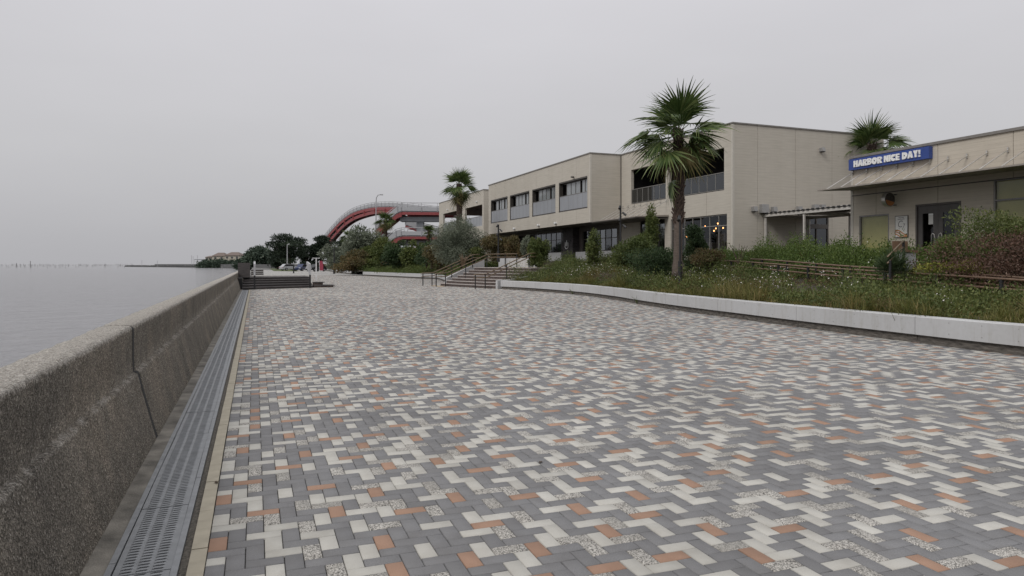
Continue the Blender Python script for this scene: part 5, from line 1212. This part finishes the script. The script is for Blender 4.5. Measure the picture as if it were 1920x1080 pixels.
def palm(label, bx, by, bz, top, cr, nf, seed, trunk_r=0.19, boots_from=0.45, dryfrac=0.22, low=-62, hang=2):
    """top = height of the growing point; cr = reach of the fronds"""
    t = thing('palm_tree', label, 'palm', (bx, by, bz), group='fan palms'); rr = random.Random(seed)
    tr = MB(); rings = []; nz = 26
    for i in range(nz + 1):
        f_ = i / nz; z = bz + (top - bz) * f_; r_ = trunk_r * (1.12 - 0.22 * f_) * (1 + 0.03 * rr.uniform(-1, 1)); r_ = r_ * (1.35 - .35 * min(1, f_ * 8)) if f_ < .125 else r_
        rings.append([(bx + r_ * math.cos(u) * (1 + .04 * rr.uniform(-1, 1)) + 0.06 * math.sin(f_ * 2.5), by + r_ * math.sin(u), z) for u in np.linspace(0, 2 * math.pi, 13)[:-1]])
    tr.loft([r[:] for r in rings]); tr.build('trunk', 'palmtrunk', t, smooth=True)
    bt = MB(); z0 = bz + (top - bz) * boots_from; nbt = int((top - z0) * 62); ga = 2.39996
    for i in range(nbt):
        f_ = i / nbt; z = z0 + (top - z0) * f_; u = ga * i; rr_ = trunk_r * (0.95 - 0.1 * f_); ou = rr.uniform(0.06, 0.16); wd = 0.055
        c, s = math.cos(u), math.sin(u); bx2 = bx + 0.06 * math.sin(2.5 * (z - bz) / (top - bz))
        def P(r_, tt, zz): return (bx2 + c * r_ - s * tt, by + s * r_ + c * tt, zz)
        h = rr.uniform(0.10, 0.2)
        bt.hexa([P(rr_, -wd, z - .04), P(rr_ + .04, -wd * .8, z - .05), P(rr_ + .04, wd * .8, z - .05), P(rr_, wd, z - .04), P(rr_ + ou * .6, -wd * .45, z + h), P(rr_ + ou, -wd * .35, z + h * .9), P(rr_ + ou, wd * .35, z + h * .9), P(rr_ + ou * .6, wd * .45, z + h)])
    bo = bt.build('leaf_bases', 'boots', t); tag(bo, kind='stuff')
    Lp, Lb_ = cr * 0.34, cr * 0.64
    tiers = [(0.18, 82, 58), (0.28, 50, 18), (0.30, 12, -22), (0.24, -28, low)]; els = []      # spear leaves, arching, level, hanging
    for share, e0, e1 in tiers:
        k_ = max(3, int(round(nf * share))); a0 = rr.random() * 6.28
        els += [(e0 + (e1 - e0) * ((q * 7) % k_) / max(1, k_ - 1), a0 + 6.2832 * q / k_) for q in range(k_)]
    for i, (ed_, az) in enumerate(els):
        f_ = i / (len(els) - 1); el = math.radians(ed_ + rr.uniform(-12, 12)); az = az + rr.uniform(-.35, .35)
        dry = (f_ > 1 - dryfrac and rr.random() < 0.75)
        key = (round(cr, 2), dry, rr.choice((0, 0, 2)) if el > 0.7 else rr.randrange(5))
        if key not in FR: FR[key] = frond_mesh(seed * 7 + key[2] + 50 * dry, Lp * (0.62, 1.05, 0.85, 1.2, 0.72)[key[2]], Lb_, dry, R(4 + 9 * key[2]))
        o = bpy.data.objects.new('frond', FR[key]); COL.objects.link(o); o.parent = t
        p = Vector((math.cos(el) * math.cos(az), math.cos(el) * math.sin(az), math.sin(el)))
        h = Vector((math.cos(az), math.sin(az), 0)); nrm_ = (Vector((0, 0, 1)) * math.cos(el) - h * math.sin(el)).normalized()
        yv = nrm_.cross(p); ro = Matrix((p, yv, nrm_)).transposed().to_4x4()
        ro = ro @ Matrix.Rotation(rr.uniform(-.6, .6), 4, 'X') @ Matrix.Rotation(math.radians(rr.uniform(0, 12)) * (0.2 if el > .7 else .6), 4, 'Y')
        s_ = (rr.uniform(0.78, 1.12) if el > -.2 else rr.uniform(.74, 1.0)) * (0.92 if f_ < 0.18 else 1)
        o.matrix_local = Matrix.Translation((0.036, 0, top - bz - 0.42 * f_)) @ ro @ Matrix.Scale(s_, 4)
    return t, (bx, by, top)
x, y = at(1270, 28); t, _ = palm('tallest near fan palm with shaggy trunk standing in the flower bed', x, y, 1.0, zpx(243, 28), 2.45, 31, 3, 0.16, 0.36, .13, -66)
# one low frond hanging from the trunk
o = bpy.data.objects.new('frond', [m_v for k_, m_v in FR.items() if k_[0] == 2.45 and not k_[1]][0]); COL.objects.link(o); o.parent = t
o.matrix_local = Matrix.Translation((0, 0, zpx(318, 28) - 1.0)) @ Matrix.Rotation(R(160), 4, 'Z') @ Matrix.Rotation(R(62), 4, 'Y') @ Matrix.Scale(0.72, 4)
x, y = at(860, 63); palm('fan palm rising beside the far wing of the building', x, y, 1.5, zpx(345, 63), 2.3, 25, 9, 0.19, 0.3)
x, y = at(1634, 41); palm('fan palm crown showing above the restaurant roof', x, y, 1.5, zpx(270, 41), 2.41, 27, 14, 0.2, 0.4, .15)
x, y = at(722, 112); palm('fan palm in front of the red bridge ramps', x, y, 1.0, zpx(412, 112), 2.4, 22, 21, 0.24, 0.3)
x, y = at(654, 118); palm('low fan palm under the left end of the red arch', x, y, 1.0, zpx(444, 118), 2.4, 22, 25, 0.22, 0.3)
x, y = at(804, 92); palm('smallest fan palm beside the bridge column', x, y, 1.0, zpx(432, 92), 1.3, 24, 33, 0.16, 0.4)

# ---------------- spotlight poles in the beds
def spot_pole(label, px, d, ytop, base, arms, thick=0.035):
    x, y = at(px, d); zt = zpx(ytop, d); t = thing('spotlight_pole', label, 'lamp post', (x, y, base), group='spotlight poles')
    MB().tube([(x, y, base - .05), (x, y, base + .75), (x, y, base + .76), (x, y, zt)], [thick * 1.9, thick * 1.9, thick, thick], 10).build('pole', 'black', t)
    for q in range(arms):
        z = zt - 0.04 - q * 0.33; sd_ = 1 if q % 2 == 0 else -1
        h_ = MB(); h_.tube([(x, y, z), (x - .10 * sd_, y - .1, z - .03)], 0.016, 6); h_.tube([(x - .08 * sd_, y - .08, z + .02), (x - .20 * sd_, y - .22, z - .14)], [.05, .062], 8); h_.build('spotlight', 'black', t)
spot_pole('black spotlight pole standing against the tallest palm trunk', 1275, 25.5, 405, 0.85, 1, 0.038)
spot_pole('black spotlight pole at the inner corner of the building', 1163.5, 37, 386, 1.55, 4, 0.05)
spot_pole('black spotlight pole behind the bronze shrub', 934.5, 51, 421, 1.7, 4, 0.06)
spot_pole('thin black pole left of the olive tree', 809.5, 63, 456, 1.1, 1, 0.06)
spot_pole('thin black pole standing before the silver shrub', 626.5, 106, 466, 0.0, 1, 0.085)

# ---------------- ramp handrails through the bed
def ramp_rail(label, p0, p1, n_, ext=None, hz=0.62):
    p0, p1 = Vector(p0), Vector(p1); rails = []
    for dz_ in (0, -0.24): rails.append([tuple(p0 + (p1 - p0) * k_ + Vector((0, 0, dz_ + 0.015 * math.sin(k_ * 9)))) for k_ in np.linspace(0, 1, 9)])
    posts = []
    for i in range(n_):
        p = p0 + (p1 - p0) * ((i + .5) / n_); posts.append(((p.x, p.y, p.z - hz), hz - 0.0))
    return handrail('ramp_handrail', label, rails, posts, 'rail', 0.05, 0.03)
ramp_rail('long brown double handrail on black posts crossing the flower bed', (16.2, 8.5, 1.02), (20.6, 27.2, 1.66), 9)
ramp_rail('second brown handrail parallel behind the long one', (17.6, 11.2, 1.14), (20.9, 25.5, 1.72), 7)
ramp_rail('short brown handrail turning back towards the glazed front', (20.4, 27.6, 1.60), (22.2, 33.0, 1.92), 4)
x0_, y0_ = at(1664, 19.5); x1_, y1_ = at(1694, 20.5)
handrail('entry_handrail', 'short sloping tan handrail below the poster', [[(x0_, y0_, 1.70), (x1_, y1_, 2.18)], [(x0_, y0_, 1.52), (x1_, y1_, 2.0)]], [((x1_, y1_, 1.2), 0.98), ((x0_ + .1, y0_, 1.1), 0.5)])
x0_, y0_ = at(1697, 21); t = thing('bench', 'small brown bench with pale box by the restaurant door', 'bench', (x0_, y0_, 1.5))
B(x0_ - .3, x0_ + .3, y0_ - .2, y0_ + .2, 1.86, 1.92).build('seat', 'rail', t); B(x0_ - .3, x0_ + .3, y0_ + .16, y0_ + .2, 1.92, 2.2).build('backrest', 'rail', t); B(x0_ - .25, x0_ + .25, y0_ - .16, y0_ + .14, 1.3, 1.85).build('box', 'lampgrey', t)
for k_, (xa, da, ya, xb_, db_, yb_, lb) in enumerate(((690, 100, 500, 717, 98, 482, 'far left tan handrail climbing the distant steps'), (702, 93, 500, 739, 91, 481.5, 'right tan handrail climbing the distant steps'))):
    a = at(xa, da); b = at(xb_, db_); za, zb = zpx(ya, da), zpx(yb_, db_); c = at(xb_ + 9, db_)
    handrail('distant_handrail', lb, [[(a[0], a[1], za), (b[0], b[1], zb), (c[0], c[1], zb)], [(a[0], a[1], za - .3), (b[0], b[1], zb - .3), (c[0], c[1], zb - .3)]], [((a[0], a[1], za - 1), 1.0), ((b[0], b[1], zb - 1.2), 1.2)], rr=0.06, pr=0.06)

# ================================================================== red footbridge with its zigzag ramps
bd = 140.0
brg = thing('footbridge', 'red arched footbridge with white parapets and zigzag ramps', 'bridge', (*at(790, bd), 0.0))
def P3(px, py, d): x, y = at(px, d); return Vector((x, y, zpx(py, d)))
DEP = Vector((FTH, CTH, 0))                              # the deck's width runs away from the viewer
def span(pts, width, hp, hb, rail=0.28):
    """deck along pts (underside of parapet), white parapet hp high on both edges, red girder hb deep below"""
    pts = [Vector(p) for p in pts]; up = Vector((0, 0, 1)); o = []
    for side in (0, 1):
        r = [[p + DEP * width * side + up * 0, p + DEP * (width * side + .15) + up * 0, p + DEP * (width * side + .15) + up * hp, p + DEP * width * side + up * hp] for p in pts]
        MB().loft(r).build('parapet', 'bridgewhite', brg)
        r = [[p + DEP * (width * side + .05) - up * (hb + .25), p + DEP * (width * side + .5) - up * (hb + .25), p + DEP * (width * side + .5) - up * .25, p + DEP * (width * side + .05) - up * .25] for p in pts]
        MB().loft(r).build('girder', 'bridgered', brg)
    r = [[p + DEP * .2 - up * .24, p + DEP * (width) - up * .24, p + DEP * (width) - up * .02, p + DEP * .2 - up * .02] for p in pts]
    MB().loft(r).build('deck', 'bridgeconc', brg)
    n_ = len(pts)
    for i in range(n_):
        p = pts[i]; MB().box(0, .01, 0, .01, 0, .01)
        a = p + DEP * .55 - up * (hb * .8 + .25); b = p + DEP * (width - .05) - up * (hb * .8 + .25)
        MB().beam(a, b, 0.25, hb * .5).build('cross_beam', 'bridgedark', brg)
    rl = MB(); 
    for side in (0, 1):
        q = [p + DEP * (width * side + .08) + up * (hp + rail) for p in pts]; rl.tube(q, 0.06, 4)
        for p, p2 in zip(q[:-1], q[1:]):
            k_ = max(1, int((p2 - p).length / 2.2))
            for j_ in range(k_): pj = p + (p2 - p) * (j_ / k_); rl.tube([pj, pj - up * rail], 0.045, 4)
    for p, p2 in zip(pts[:-1], pts[1:]):
        k_ = max(1, int((p2 - p).length / 3.0))
        for j_ in range(k_): pj = p + (p2 - p) * (j_ / k_) - DEP * .05; rl.beam(pj - up * .2, pj + up * hp, .14, .14)
    rl.build('top_rail', 'lampgrey', brg)
# the great arch over the channel
ar = catmull([(606, 450, 205), (622, 431, 200), (641, 411.5, 195), (662, 397.5, 189), (690, 389, 182), (715, 386.5, 175), (745, 387, 168), (785, 391.5, 158), (830, 398, 148)], 4)
apts = [P3(*p) for p in ar]
span(apts, 5.0, 0.8, 0.75, 0.3)
lowc = []
for i, p in enumerate(apts):
    f_ = i / (len(apts) - 1); lowc.append(p - Vector((0, 0, 1.9 + 2.2 * max(0, .55 - f_))))
MB().loft([[q, q + DEP * .6, q + DEP * .6 + Vector((0, 0, .8)), q + Vector((0, 0, .8))] for q in lowc[:26]]).build('arch_rib', 'bridgered', brg)
MB().loft([[q + DEP * 4.4, q + DEP * 5, q + DEP * 5 + Vector((0, 0, .8)), q + DEP * 4.4 + Vector((0, 0, .8))] for q in lowc[:26]]).build('arch_rib', 'bridgered', brg)
for i in range(0, 26, 3): MB().beam(lowc[i] + Vector((0, 0, .4)), apts[i] - Vector((0, 0, .7)), .35, .35).build('arch_strut', 'bridgered', brg); MB().beam(lowc[i] + DEP * .5 + Vector((0, 0, .4)), lowc[i] + DEP * 4.5 + Vector((0, 0, .4)), .4, .5).build('cross_beam', 'bridgedark', brg)
MB().loft([[q + DEP * .6 + Vector((0, 0, .5)), q + DEP * 4.4 + Vector((0, 0, .5)), q + DEP * 4.4 + Vector((0, 0, .62)), q + DEP * .6 + Vector((0, 0, .62))] for q in lowc[:26]]).build('arch_underside', 'bridgedark', brg)
# two stacked landings with ramps falling to the left
span([P3(752, 395, 138), P3(790, 395.3, 138), P3(850, 395.8, 138)], 8.0, 0.75, 0.55, 0.85)
span([P3(704, 429.5, 138), P3(725, 414, 138), P3(745, 398, 138), P3(753, 395.2, 138)], 4.5, 1.2, 0.9)
span([P3(752, 441, 134), P3(790, 441, 134), P3(850, 441.5, 134)], 8.0, 0.75, 0.5, 0.7)
span([P3(700, 480, 134), P3(722, 461, 134), P3(742, 444, 134), P3(753, 441.2, 134)], 4.5, 1.2, 0.9)
span([P3(760, 420, 150), P3(790, 431, 150), P3(830, 441, 150)], 3.5, 1.3, 0.5)
def pier(x0, x1, ya, yb, col0, col1, ybot, d):
    a, b = P3(x0, ya, d), P3(x1, ya, d); h = (yb - ya) / F_PX * d; dv = DEP * 3.0; up = Vector((0, 0, 1))
    MB().hexa([a - up * h, b - up * h, b - up * h + dv, a - up * h + dv, a, b, b + dv, a + dv]).build('pier_cap', 'bridgeconc', brg)
    a, b = P3(col0, yb, d), P3(col1, yb, d); z = zpx(ybot, d); dv = DEP * 1.6; off_ = DEP * .7
    MB().hexa([Vector((a.x, a.y, z)) + off_, Vector((b.x, b.y, z)) + off_, Vector((b.x, b.y, z)) + off_ + dv, Vector((a.x, a.y, z)) + off_ + dv, a + off_, b + off_, b + off_ + dv, a + off_ + dv]).build('pier_column', 'bridgeconc', brg)
pier(750, 826, 406.5, 415, 780, 793, 441, 139.5)
pier(750, 826, 451, 460, 781, 793, 510, 136)
pier(708, 736, 436, 442, 712, 726, 510, 144)
t = thing('bridge_lamp', 'curved grey street lamp rising beside the red arch', 'lamp post', (*at(705, 150), 5.0))
pp = [P3(705, 440, 150), P3(705, 380, 150), P3(705.6, 371, 150), P3(708.5, 366, 150), P3(713, 364.8, 150)]
MB().tube(pp, [.16, .12, .11, .1, .09], 6).build('pole', 'lampgrey', t); MB().tube([P3(712.5, 364.8, 150), P3(718, 365, 150)], [.14, .16], 6).build('lamp_head', 'lampgrey', t)
t = thing('banner_pole', 'pale printed vertical banner by the bridge column', 'banner', (*at(777, 100), 0.5))
a = P3(774, 463, 100); b = P3(779.5, 463, 100); z = zpx(487, 100)
MB().hexa([(a.x, a.y, z), (b.x, b.y, z), (b.x, b.y + .05, z), (a.x, a.y + .05, z), (a.x, a.y, a.z), (b.x, b.y, a.z), (b.x, b.y + .05, a.z), (a.x, a.y + .05, a.z)]).build('cloth', plain('pale_pink_banner', (0.5, 0.42, 0.46), 0.8, var=.5, scale=2.5), t)
MB().tube([(b.x + .06, b.y, 0.3), (b.x + .06, b.y, a.z + .1)], .03, 6).build('pole', 'lampgrey', t)

# ================================================================== distance: pines, wood, cars, house, breakwater, stakes
def tree(name, label, px, d, ytop, ybase, halfw, mat, n_, leaf, nc, flat=0.5, trunks=1, cat='tree', group=None, low=0.35, base=None):
    x, y = at(px, d); zt, zb = zpx(ytop, d), (zpx(ybase, d) if base is None else base); w_ = halfw / F_PX * d; h = zt - zb
    t = thing(name, label, cat, (x, y, zb), group=group); rr = np.random.default_rng(int(px * 3 + d)); cl = []
    for i in range(nc):
        f_ = rr.random(); z = zb + h * (low + (1 - low) * f_ ** 0.8) - h * 0.08; pr_ = (1 - abs(f_ - .55) * .9) * w_
        a = rr.random() * 6.28; q = rr.uniform(.25, .85); s = rr.uniform(.22, .36) * w_
        cl.append((x + math.cos(a) * pr_ * q, y + math.sin(a) * pr_ * q, z, s * 1.3, s * 1.3, s * flat))
    foliage('crown', mat, t, cl, n_, leaf, 0.35, 0.4, 0.35, 0.9)
    mb = MB(); rr2 = random.Random(int(px))
    for i in range(trunks):
        dx = rr2.uniform(-.2, .2) * w_; bxx = x + (i - (trunks - 1) / 2) * 1.4
        top_ = (x + dx, y + dx, zb + h * .75)
        mb.tube([(bxx, y, zb - .3), (bxx * .6 + top_[0] * .4, y, zb + h * .35), top_], [.30, .22, .10], 7)
        for q in range(5):
            c_ = cl[rr2.randrange(len(cl))]; mb.tube([(bxx * .6 + top_[0] * .4, y, zb + h * (.3 + .08 * q)), (c_[0], c_[1], c_[2])], [.12, .04], 5)
    mb.build('trunk', 'trunkpine', t); return t
tree('pine_tree', 'tall flat topped dark pine in front of the far wood', 541, 178, 437, 505, 38, 'lf_pine', 9000, 0.55, 34, 0.38, 2, low=0.3)
tree('pine_tree', 'leaning dark pine left of the tall flat topped one', 520, 190, 468, 505, 18, 'lf_pine', 4500, 0.6, 18, 0.5, 1, low=.2)
tree('pine_tree', 'dark pine right of the tall flat topped one', 575, 192, 460, 505, 22, 'lf_pine', 6000, 0.6, 22, 0.5, 1, low=0.15)
tree('pine_tree', 'dark pine with crown nearest the foot of the arch', 602, 184, 442, 505, 24, 'lf_pine', 6000, 0.6, 22, 0.5, 1, low=.15)
tree('pine_tree', 'dark pine hidden behind the pale silver shrub', 640, 176, 447, 505, 26, 'lf_pine', 6000, 0.6, 22, 0.5, 1, low=.15)
tree('pine_tree', 'dark pine behind the low fan palm', 668, 168, 452, 505, 24, 'lf_pine', 5000, 0.6, 18, 0.5, 1, low=.15)
def wood(name, label, px0, px1, d, ytop_f, ybot, n_c, n_, leaf, mat='lf_far'):
    rr = np.random.default_rng(int(px0)); cl = []
    for i in range(n_c):
        px_ = rr.uniform(px0, px1); x, y = at(px_, d + rr.uniform(0, 25)); zt = zpx(ytop_f(px_), d); z = rr.uniform(zpx(ybot, d), zt) * .5 + zt * .5 - 1.4; s = rr.uniform(1.5, 2.8) * d / 300
        cl.append((x, y, min(z, zt - s * .8), s * 1.4, s * 1.4, s))
    o = foliage(name, mat, None, cl, n_, leaf, 0.5, .3, .3, .9); tag(o, label, None, kind='stuff'); return o
wood('far_wood', 'far green wood on the shore beside the house', 452, 520, 300, lambda p: 497 - 32 * math.exp(-((p - 487) / 24) ** 2) - 4, 497, 90, 16000, 1.1)
wood('house_hedge', 'dark hedge below the far house', 378, 458, 430, lambda p: 490 + 1.5 * math.sin(p * .3), 496, 50, 9000, 1.3)
tree('shore_pine', 'low dark tree on the shore between wood and pines', 526, 240, 482, 503, 27, 'lf_pine', 5000, 0.9, 20, .6, 1, low=.05)

def car(label, px, d, rz, paint, scale=1.0):
    x, y = at(px, d); t = thing('parked_car', label, 'car', (x, y, 0), group='cars parked at the far end'); t.rotation_euler = (0, 0, rz); OFF[t.name] = (0, 0, 0)
    def body(prof, w0, w1, nm, mat):
        mb = MB(); k_ = len(prof); r0 = [(a, -w0 if b < .9 else -w1, b) for a, b in prof]; r1 = [(a, w0 if b < .9 else w1, b) for a, b in prof]
        mb.v += r0 + r1; mb.f += [tuple(range(k_)), tuple(range(2 * k_ - 1, k_ - 1, -1))] + [((i + 1) % k_, i, k_ + i, k_ + (i + 1) % k_) for i in range(k_)]
        return mb.build(nm, mat, t)
    body([(-2.15, .3), (2.15, .3), (2.2, .62), (2.05, .82), (1.25, .93), (-1.95, .98), (-2.18, .85), (-2.2, .5)], .85, .80, 'body', paint)
    body([(1.15, .935), (.45, 1.47), (-1.35, 1.5), (-1.95, .985)], .78, .62, 'cabin', paint)
    body([(1.02, .96), (.42, 1.40), (-1.3, 1.43), (-1.75, 1.0)], .795, .645, 'windows', 'glassdark')
    for sx_ in (-1.3, 1.35):
        for sy in (-.82, .82):
            wv = MB(); wv.loft([[(sx_ + .33 * math.cos(a), sy + q, .33 + .33 * math.sin(a)) for a in np.linspace(0, 6.283, 15)[:-1]] for q in (.1, -.1)]); w_ = wv.build('wheel', 'tyre', t)
            wv = MB(); wv.loft([[(sx_ + .2 * math.cos(a), sy + q, .33 + .2 * math.sin(a)) for a in np.linspace(0, 6.283, 11)[:-1]] for q in (.11, -.11)]); wv.build('rim', 'rim', w_)
    for sy in (-.62, .62): MB().box(2.16, 2.215, sy - .17, sy + .17, .6, .74).build('headlight', 'whitepost', t); MB().box(-2.21, -2.17, sy - .15, sy + .15, .7, .85).build('tail_light', 'redflag', t)
    return t
car('silver hatchback parked under the pines', 543, 158, 0.5, 'car_silver')
car('navy car parked between the silver and black cars', 566, 150, -2.1, 'car_navy')
car('black car parked beside the red banner', 593, 140, -2.4, 'car_black')
t = thing('red_banner', 'crimson feather banner beside the black car', 'banner', (*at(603, 132), 0)); x, y = at(603, 132)
mb = MB(); mb.loft([[(x - .3, y, .25), (x + .28, y, .25), (x + .28, y + .03, .25), (x - .3, y + .03, .25)], [(x - .42, y, 1.2), (x + .32, y, 1.2), (x + .32, y + .03, 1.2), (x - .42, y + .03, 1.2)], [(x - .38, y, 2.05), (x + .12, y, 2.1), (x + .12, y + .03, 2.1), (x - .38, y + .03, 2.05)]]); mb.build('cloth', 'redflag', t)
MB().tube([(x - .42, y, 0), (x - .42, y, 2.2)], .035, 6).build('pole', 'whitepost', t)
t = thing('street_lamp', 'tall pale street lamp in front of the flat topped pine', 'lamp post', (*at(538.5, 165), 0)); x, y = at(538.5, 165)
MB().tube([(x, y, 0), (x, y, zpx(459, 165))], [.14, .09], 7).build('pole', 'lampgrey', t); MB().tube([(x, y, zpx(459, 165)), (x + .55, y, zpx(457.5, 165))], [.1, .16], 7).build('lamp_head', 'lampgrey', t)
lw = MB(); a, b, c, d_ = at(513, 148), at(560, 140), at(548, 190), at(505, 230); lw.quad((*a, 0.02), (*b, 0.02), (*c, 0.02), (*d_, 0.02)); tag(lw.build('lawn', 'lawn'), 'strip of lawn under the pines', None, kind='structure')
ps_ = [at(535, 165)]
# far shore: raised land with sea-defence wall, and a rock breakwater running out
sh = MB(); pts = [at(395, 470), at(430, 400), at(470, 330), at(505, 235), at(560, 210), at(560, 700), at(380, 700), at(300, 900), at(290, 880)]
pol = [(p[0], p[1]) for p in pts]
ar_ = sum(pol[i][0] * pol[(i + 1) % len(pol)][1] - pol[(i + 1) % len(pol)][0] * pol[i][1] for i in range(len(pol)))
sh.prism(pol if ar_ > 0 else pol[::-1], -1.5, 1.35); tag(sh.build('far_shore', 'rock'), 'far shore with its low sea defence', None, kind='structure')
bw_ = thing('breakwater', 'long low rock breakwater on the horizon', 'breakwater', (*at(340, 620), -1)); rr = random.Random(6); mb = MB()
for i in range(260):
    f_ = i / 259; px_ = 236 + (400 - 236) * f_; dd = 640 - 190 * f_; x, y = at(px_ + rr.uniform(-.3, .3), dd); s = rr.uniform(.8, 1.7); h = rr.uniform(.35, .9) * (1.0 + .5 * f_)
    mb.hexa([(x - s, y - s, -1.4), (x + s, y - s, -1.4), (x + s, y + s, -1.4), (x - s, y + s, -1.4), (x - s * .5, y - s * .6, h - .5), (x + s * .6, y - s * .5, h - .6), (x + s * .5, y + s * .6, h - .4), (x - s * .6, y + s * .5, h - .55)])
tag(mb.build('rocks', 'rock', bw_), kind='stuff')
hs_ = thing('far_house', 'cream house with brown hipped roofs on the far shore', 'house', (*at(415, 450), 1.35))
def house(px0, px1, ye, yr, d, dep, nm):
    a, b = at(px0, d), at(px1, d); ze, zr = zpx(ye, d), zpx(yr, d); dv = DEP * dep; A, Bq = Vector((a[0], a[1], 1.3)), Vector((b[0], b[1], 1.3)); up = Vector((0, 0, 1))
    q = [A, Bq, Bq + dv, A + dv]; MB().hexa(q + [Vector((p.x, p.y, ze)) for p in q]).build('wall', 'plasterfar', hs_)
    e_ = [Vector((p.x, p.y, ze)) for p in q]; cxy = [(e_[0] + e_[3]) / 2 * 1.0, (e_[1] + e_[2]) / 2]; o_ = (Bq - A) * .06
    m0, m1 = (e_[0] + e_[3]) / 2 + (Bq - A) * .25, (e_[1] + e_[2]) / 2 - (Bq - A) * .25; m0.z = m1.z = zr
    rf_ = MB(); v = [e_[0] - o_ - DEP * .6, e_[1] + o_ - DEP * .6, e_[2] + o_ + DEP * .6, e_[3] - o_ + DEP * .6, m0, m1]
    rf_.v += [tuple(p) for p in v]; rf_.f += [(0, 1, 5, 4), (1, 2, 5), (2, 3, 4, 5), (3, 0, 4), (0, 3, 2, 1)]; rf_.build('roof', 'roofbrown', hs_)
    n_ = max(2, int((px1 - px0) / 9))
    for i in range(n_):
        c_ = A + (Bq - A) * ((i + .5) / n_) - DEP * .03; w_ = (Bq - A).normalized() * .7; z0, z1 = ze - 2.0, ze - .7
        MB().hexa([Vector((c_.x, c_.y, z0)) - w_, Vector((c_.x, c_.y, z0)) + w_, Vector((c_.x, c_.y, z0)) + w_ + DEP * .06, Vector((c_.x, c_.y, z0)) - w_ + DEP * .06, Vector((c_.x, c_.y, z1)) - w_, Vector((c_.x, c_.y, z1)) + w_, Vector((c_.x, c_.y, z1)) + w_ + DEP * .06, Vector((c_.x, c_.y, z1)) - w_ + DEP * .06]).build('window', 'glassdark', hs_)
house(398, 421, 480, 473.5, 455, 9, 'a'); house(421, 449, 479, 472.5, 448, 10, 'b'); house(385, 398, 482, 479.5, 458, 8, 'c')
pvl = thing('shore_pavilion', 'small open flat roofed pavilion left of the far house', 'pavilion', (*at(370, 460), 1.3))
a, b = at(364, 460), at(380, 460); z0, z1 = zpx(487.5, 460), zpx(486, 460); A, Bq = Vector((a[0], a[1], z0)), Vector((b[0], b[1], z0)); dv = DEP * 5; up = Vector((0, 0, z1 - z0))
MB().hexa([A, Bq, Bq + dv, A + dv, A + up, Bq + up, Bq + dv + up, A + dv + up]).build('roof', 'bridgeconc', pvl)
for p in (A, Bq, A + dv, Bq + dv): MB().tube([(p.x, p.y, 1.2), (p.x, p.y, z0)], .2, 6).build('post', 'whitepost', pvl)
# fishing stakes standing in the sea
rr = random.Random(12); mb = MB()
for i in range(230):
    px_ = rr.uniform(-60, 250); dd = rr.choice([rr.uniform(380, 900), rr.uniform(600, 1400)]); x, y = at(px_, dd); h = rr.uniform(.8, 2.0) * (1 + dd / 1500); tl = rr.uniform(-.25, .25)
    mb.tube([(x, y, -1.6), (x + tl, y, -1 + h)], .04 + dd / 14000, 4)
tag(mb.build('fishing_stakes', 'stake'), 'crowd of thin fishing stakes in the far water', None, kind='stuff')
for lb, px_, dd, h in (('tallest lone stake standing in the sea at far left', 57, 480, 4.2), ('shorter lone stake at the left end of the sea', 31, 520, 2.8), ('lone stake in the water below the far house', 416, 330, 1.1)):
    x, y = at(px_, dd); t = thing('sea_stake', lb, 'stake', (x, y, -1)); MB().tube([(x, y, -2), (x, y, -1 + h)], [.24, .2], 6).build('pole', 'stake', t); MB().tube([(x, y, -1 + h), (x, y, -.7 + h)], [.30, .26], 6).build('cap', 'stake', t)
rr = random.Random(3)
for i, (px_, yt) in enumerate(((266, 489), (295, 490), (359, 480), (362, 482), (370, 480))):
    x, y = at(px_, 520); t = thing('shore_mast', ['thin mast on the breakwater tip', 'thin mast midway along the breakwater', 'left of three masts by the pavilion', 'middle of three masts by the pavilion', 'right of three masts by the pavilion'][i], 'mast', (x, y, -.5), group='masts on the far shore')
    MB().tube([(x, y, -1), (x, y, zpx(yt, 520))], .13, 5).build('pole', 'lampgrey', t); MB().tube([(x, y, zpx(yt, 520)), (x, y, zpx(yt, 520) + .4)], .2, 5).build('cap', 'lampgrey', t)
# a few fallen leaves on the paving
for lb, px_, d, rz_ in (('tiny dry leaf lying on the beige edging stones', 408, 4.72, 1.9), ('tiny dark leaf on the block paving at lower centre', 1010, 5.2, 0.7), ('tiny dark leaf on the block paving at lower right', 1655, 4.6, 2.6)):
    x, y = at(px_, d); t = MB(); s = .028
    t.v += [(0, 0, .006), (s, .012, .010), (2.2 * s, 0, .004), (s, -.012, .009), (0, 0, .004), (s, .012, .008), (2.2 * s, 0, .002), (s, -.012, .007)]; t.f += [(0, 3, 2, 1), (4, 5, 6, 7), (0, 1, 5, 4), (1, 2, 6, 5), (2, 3, 7, 6), (3, 0, 4, 7)]
    o = t.build('fallen_leaf', 'leafdry'); o.location = (x, y, 0.002); o.rotation_euler = (0, 0, rz_); tag(o, lb, 'leaf', 'fallen leaves')
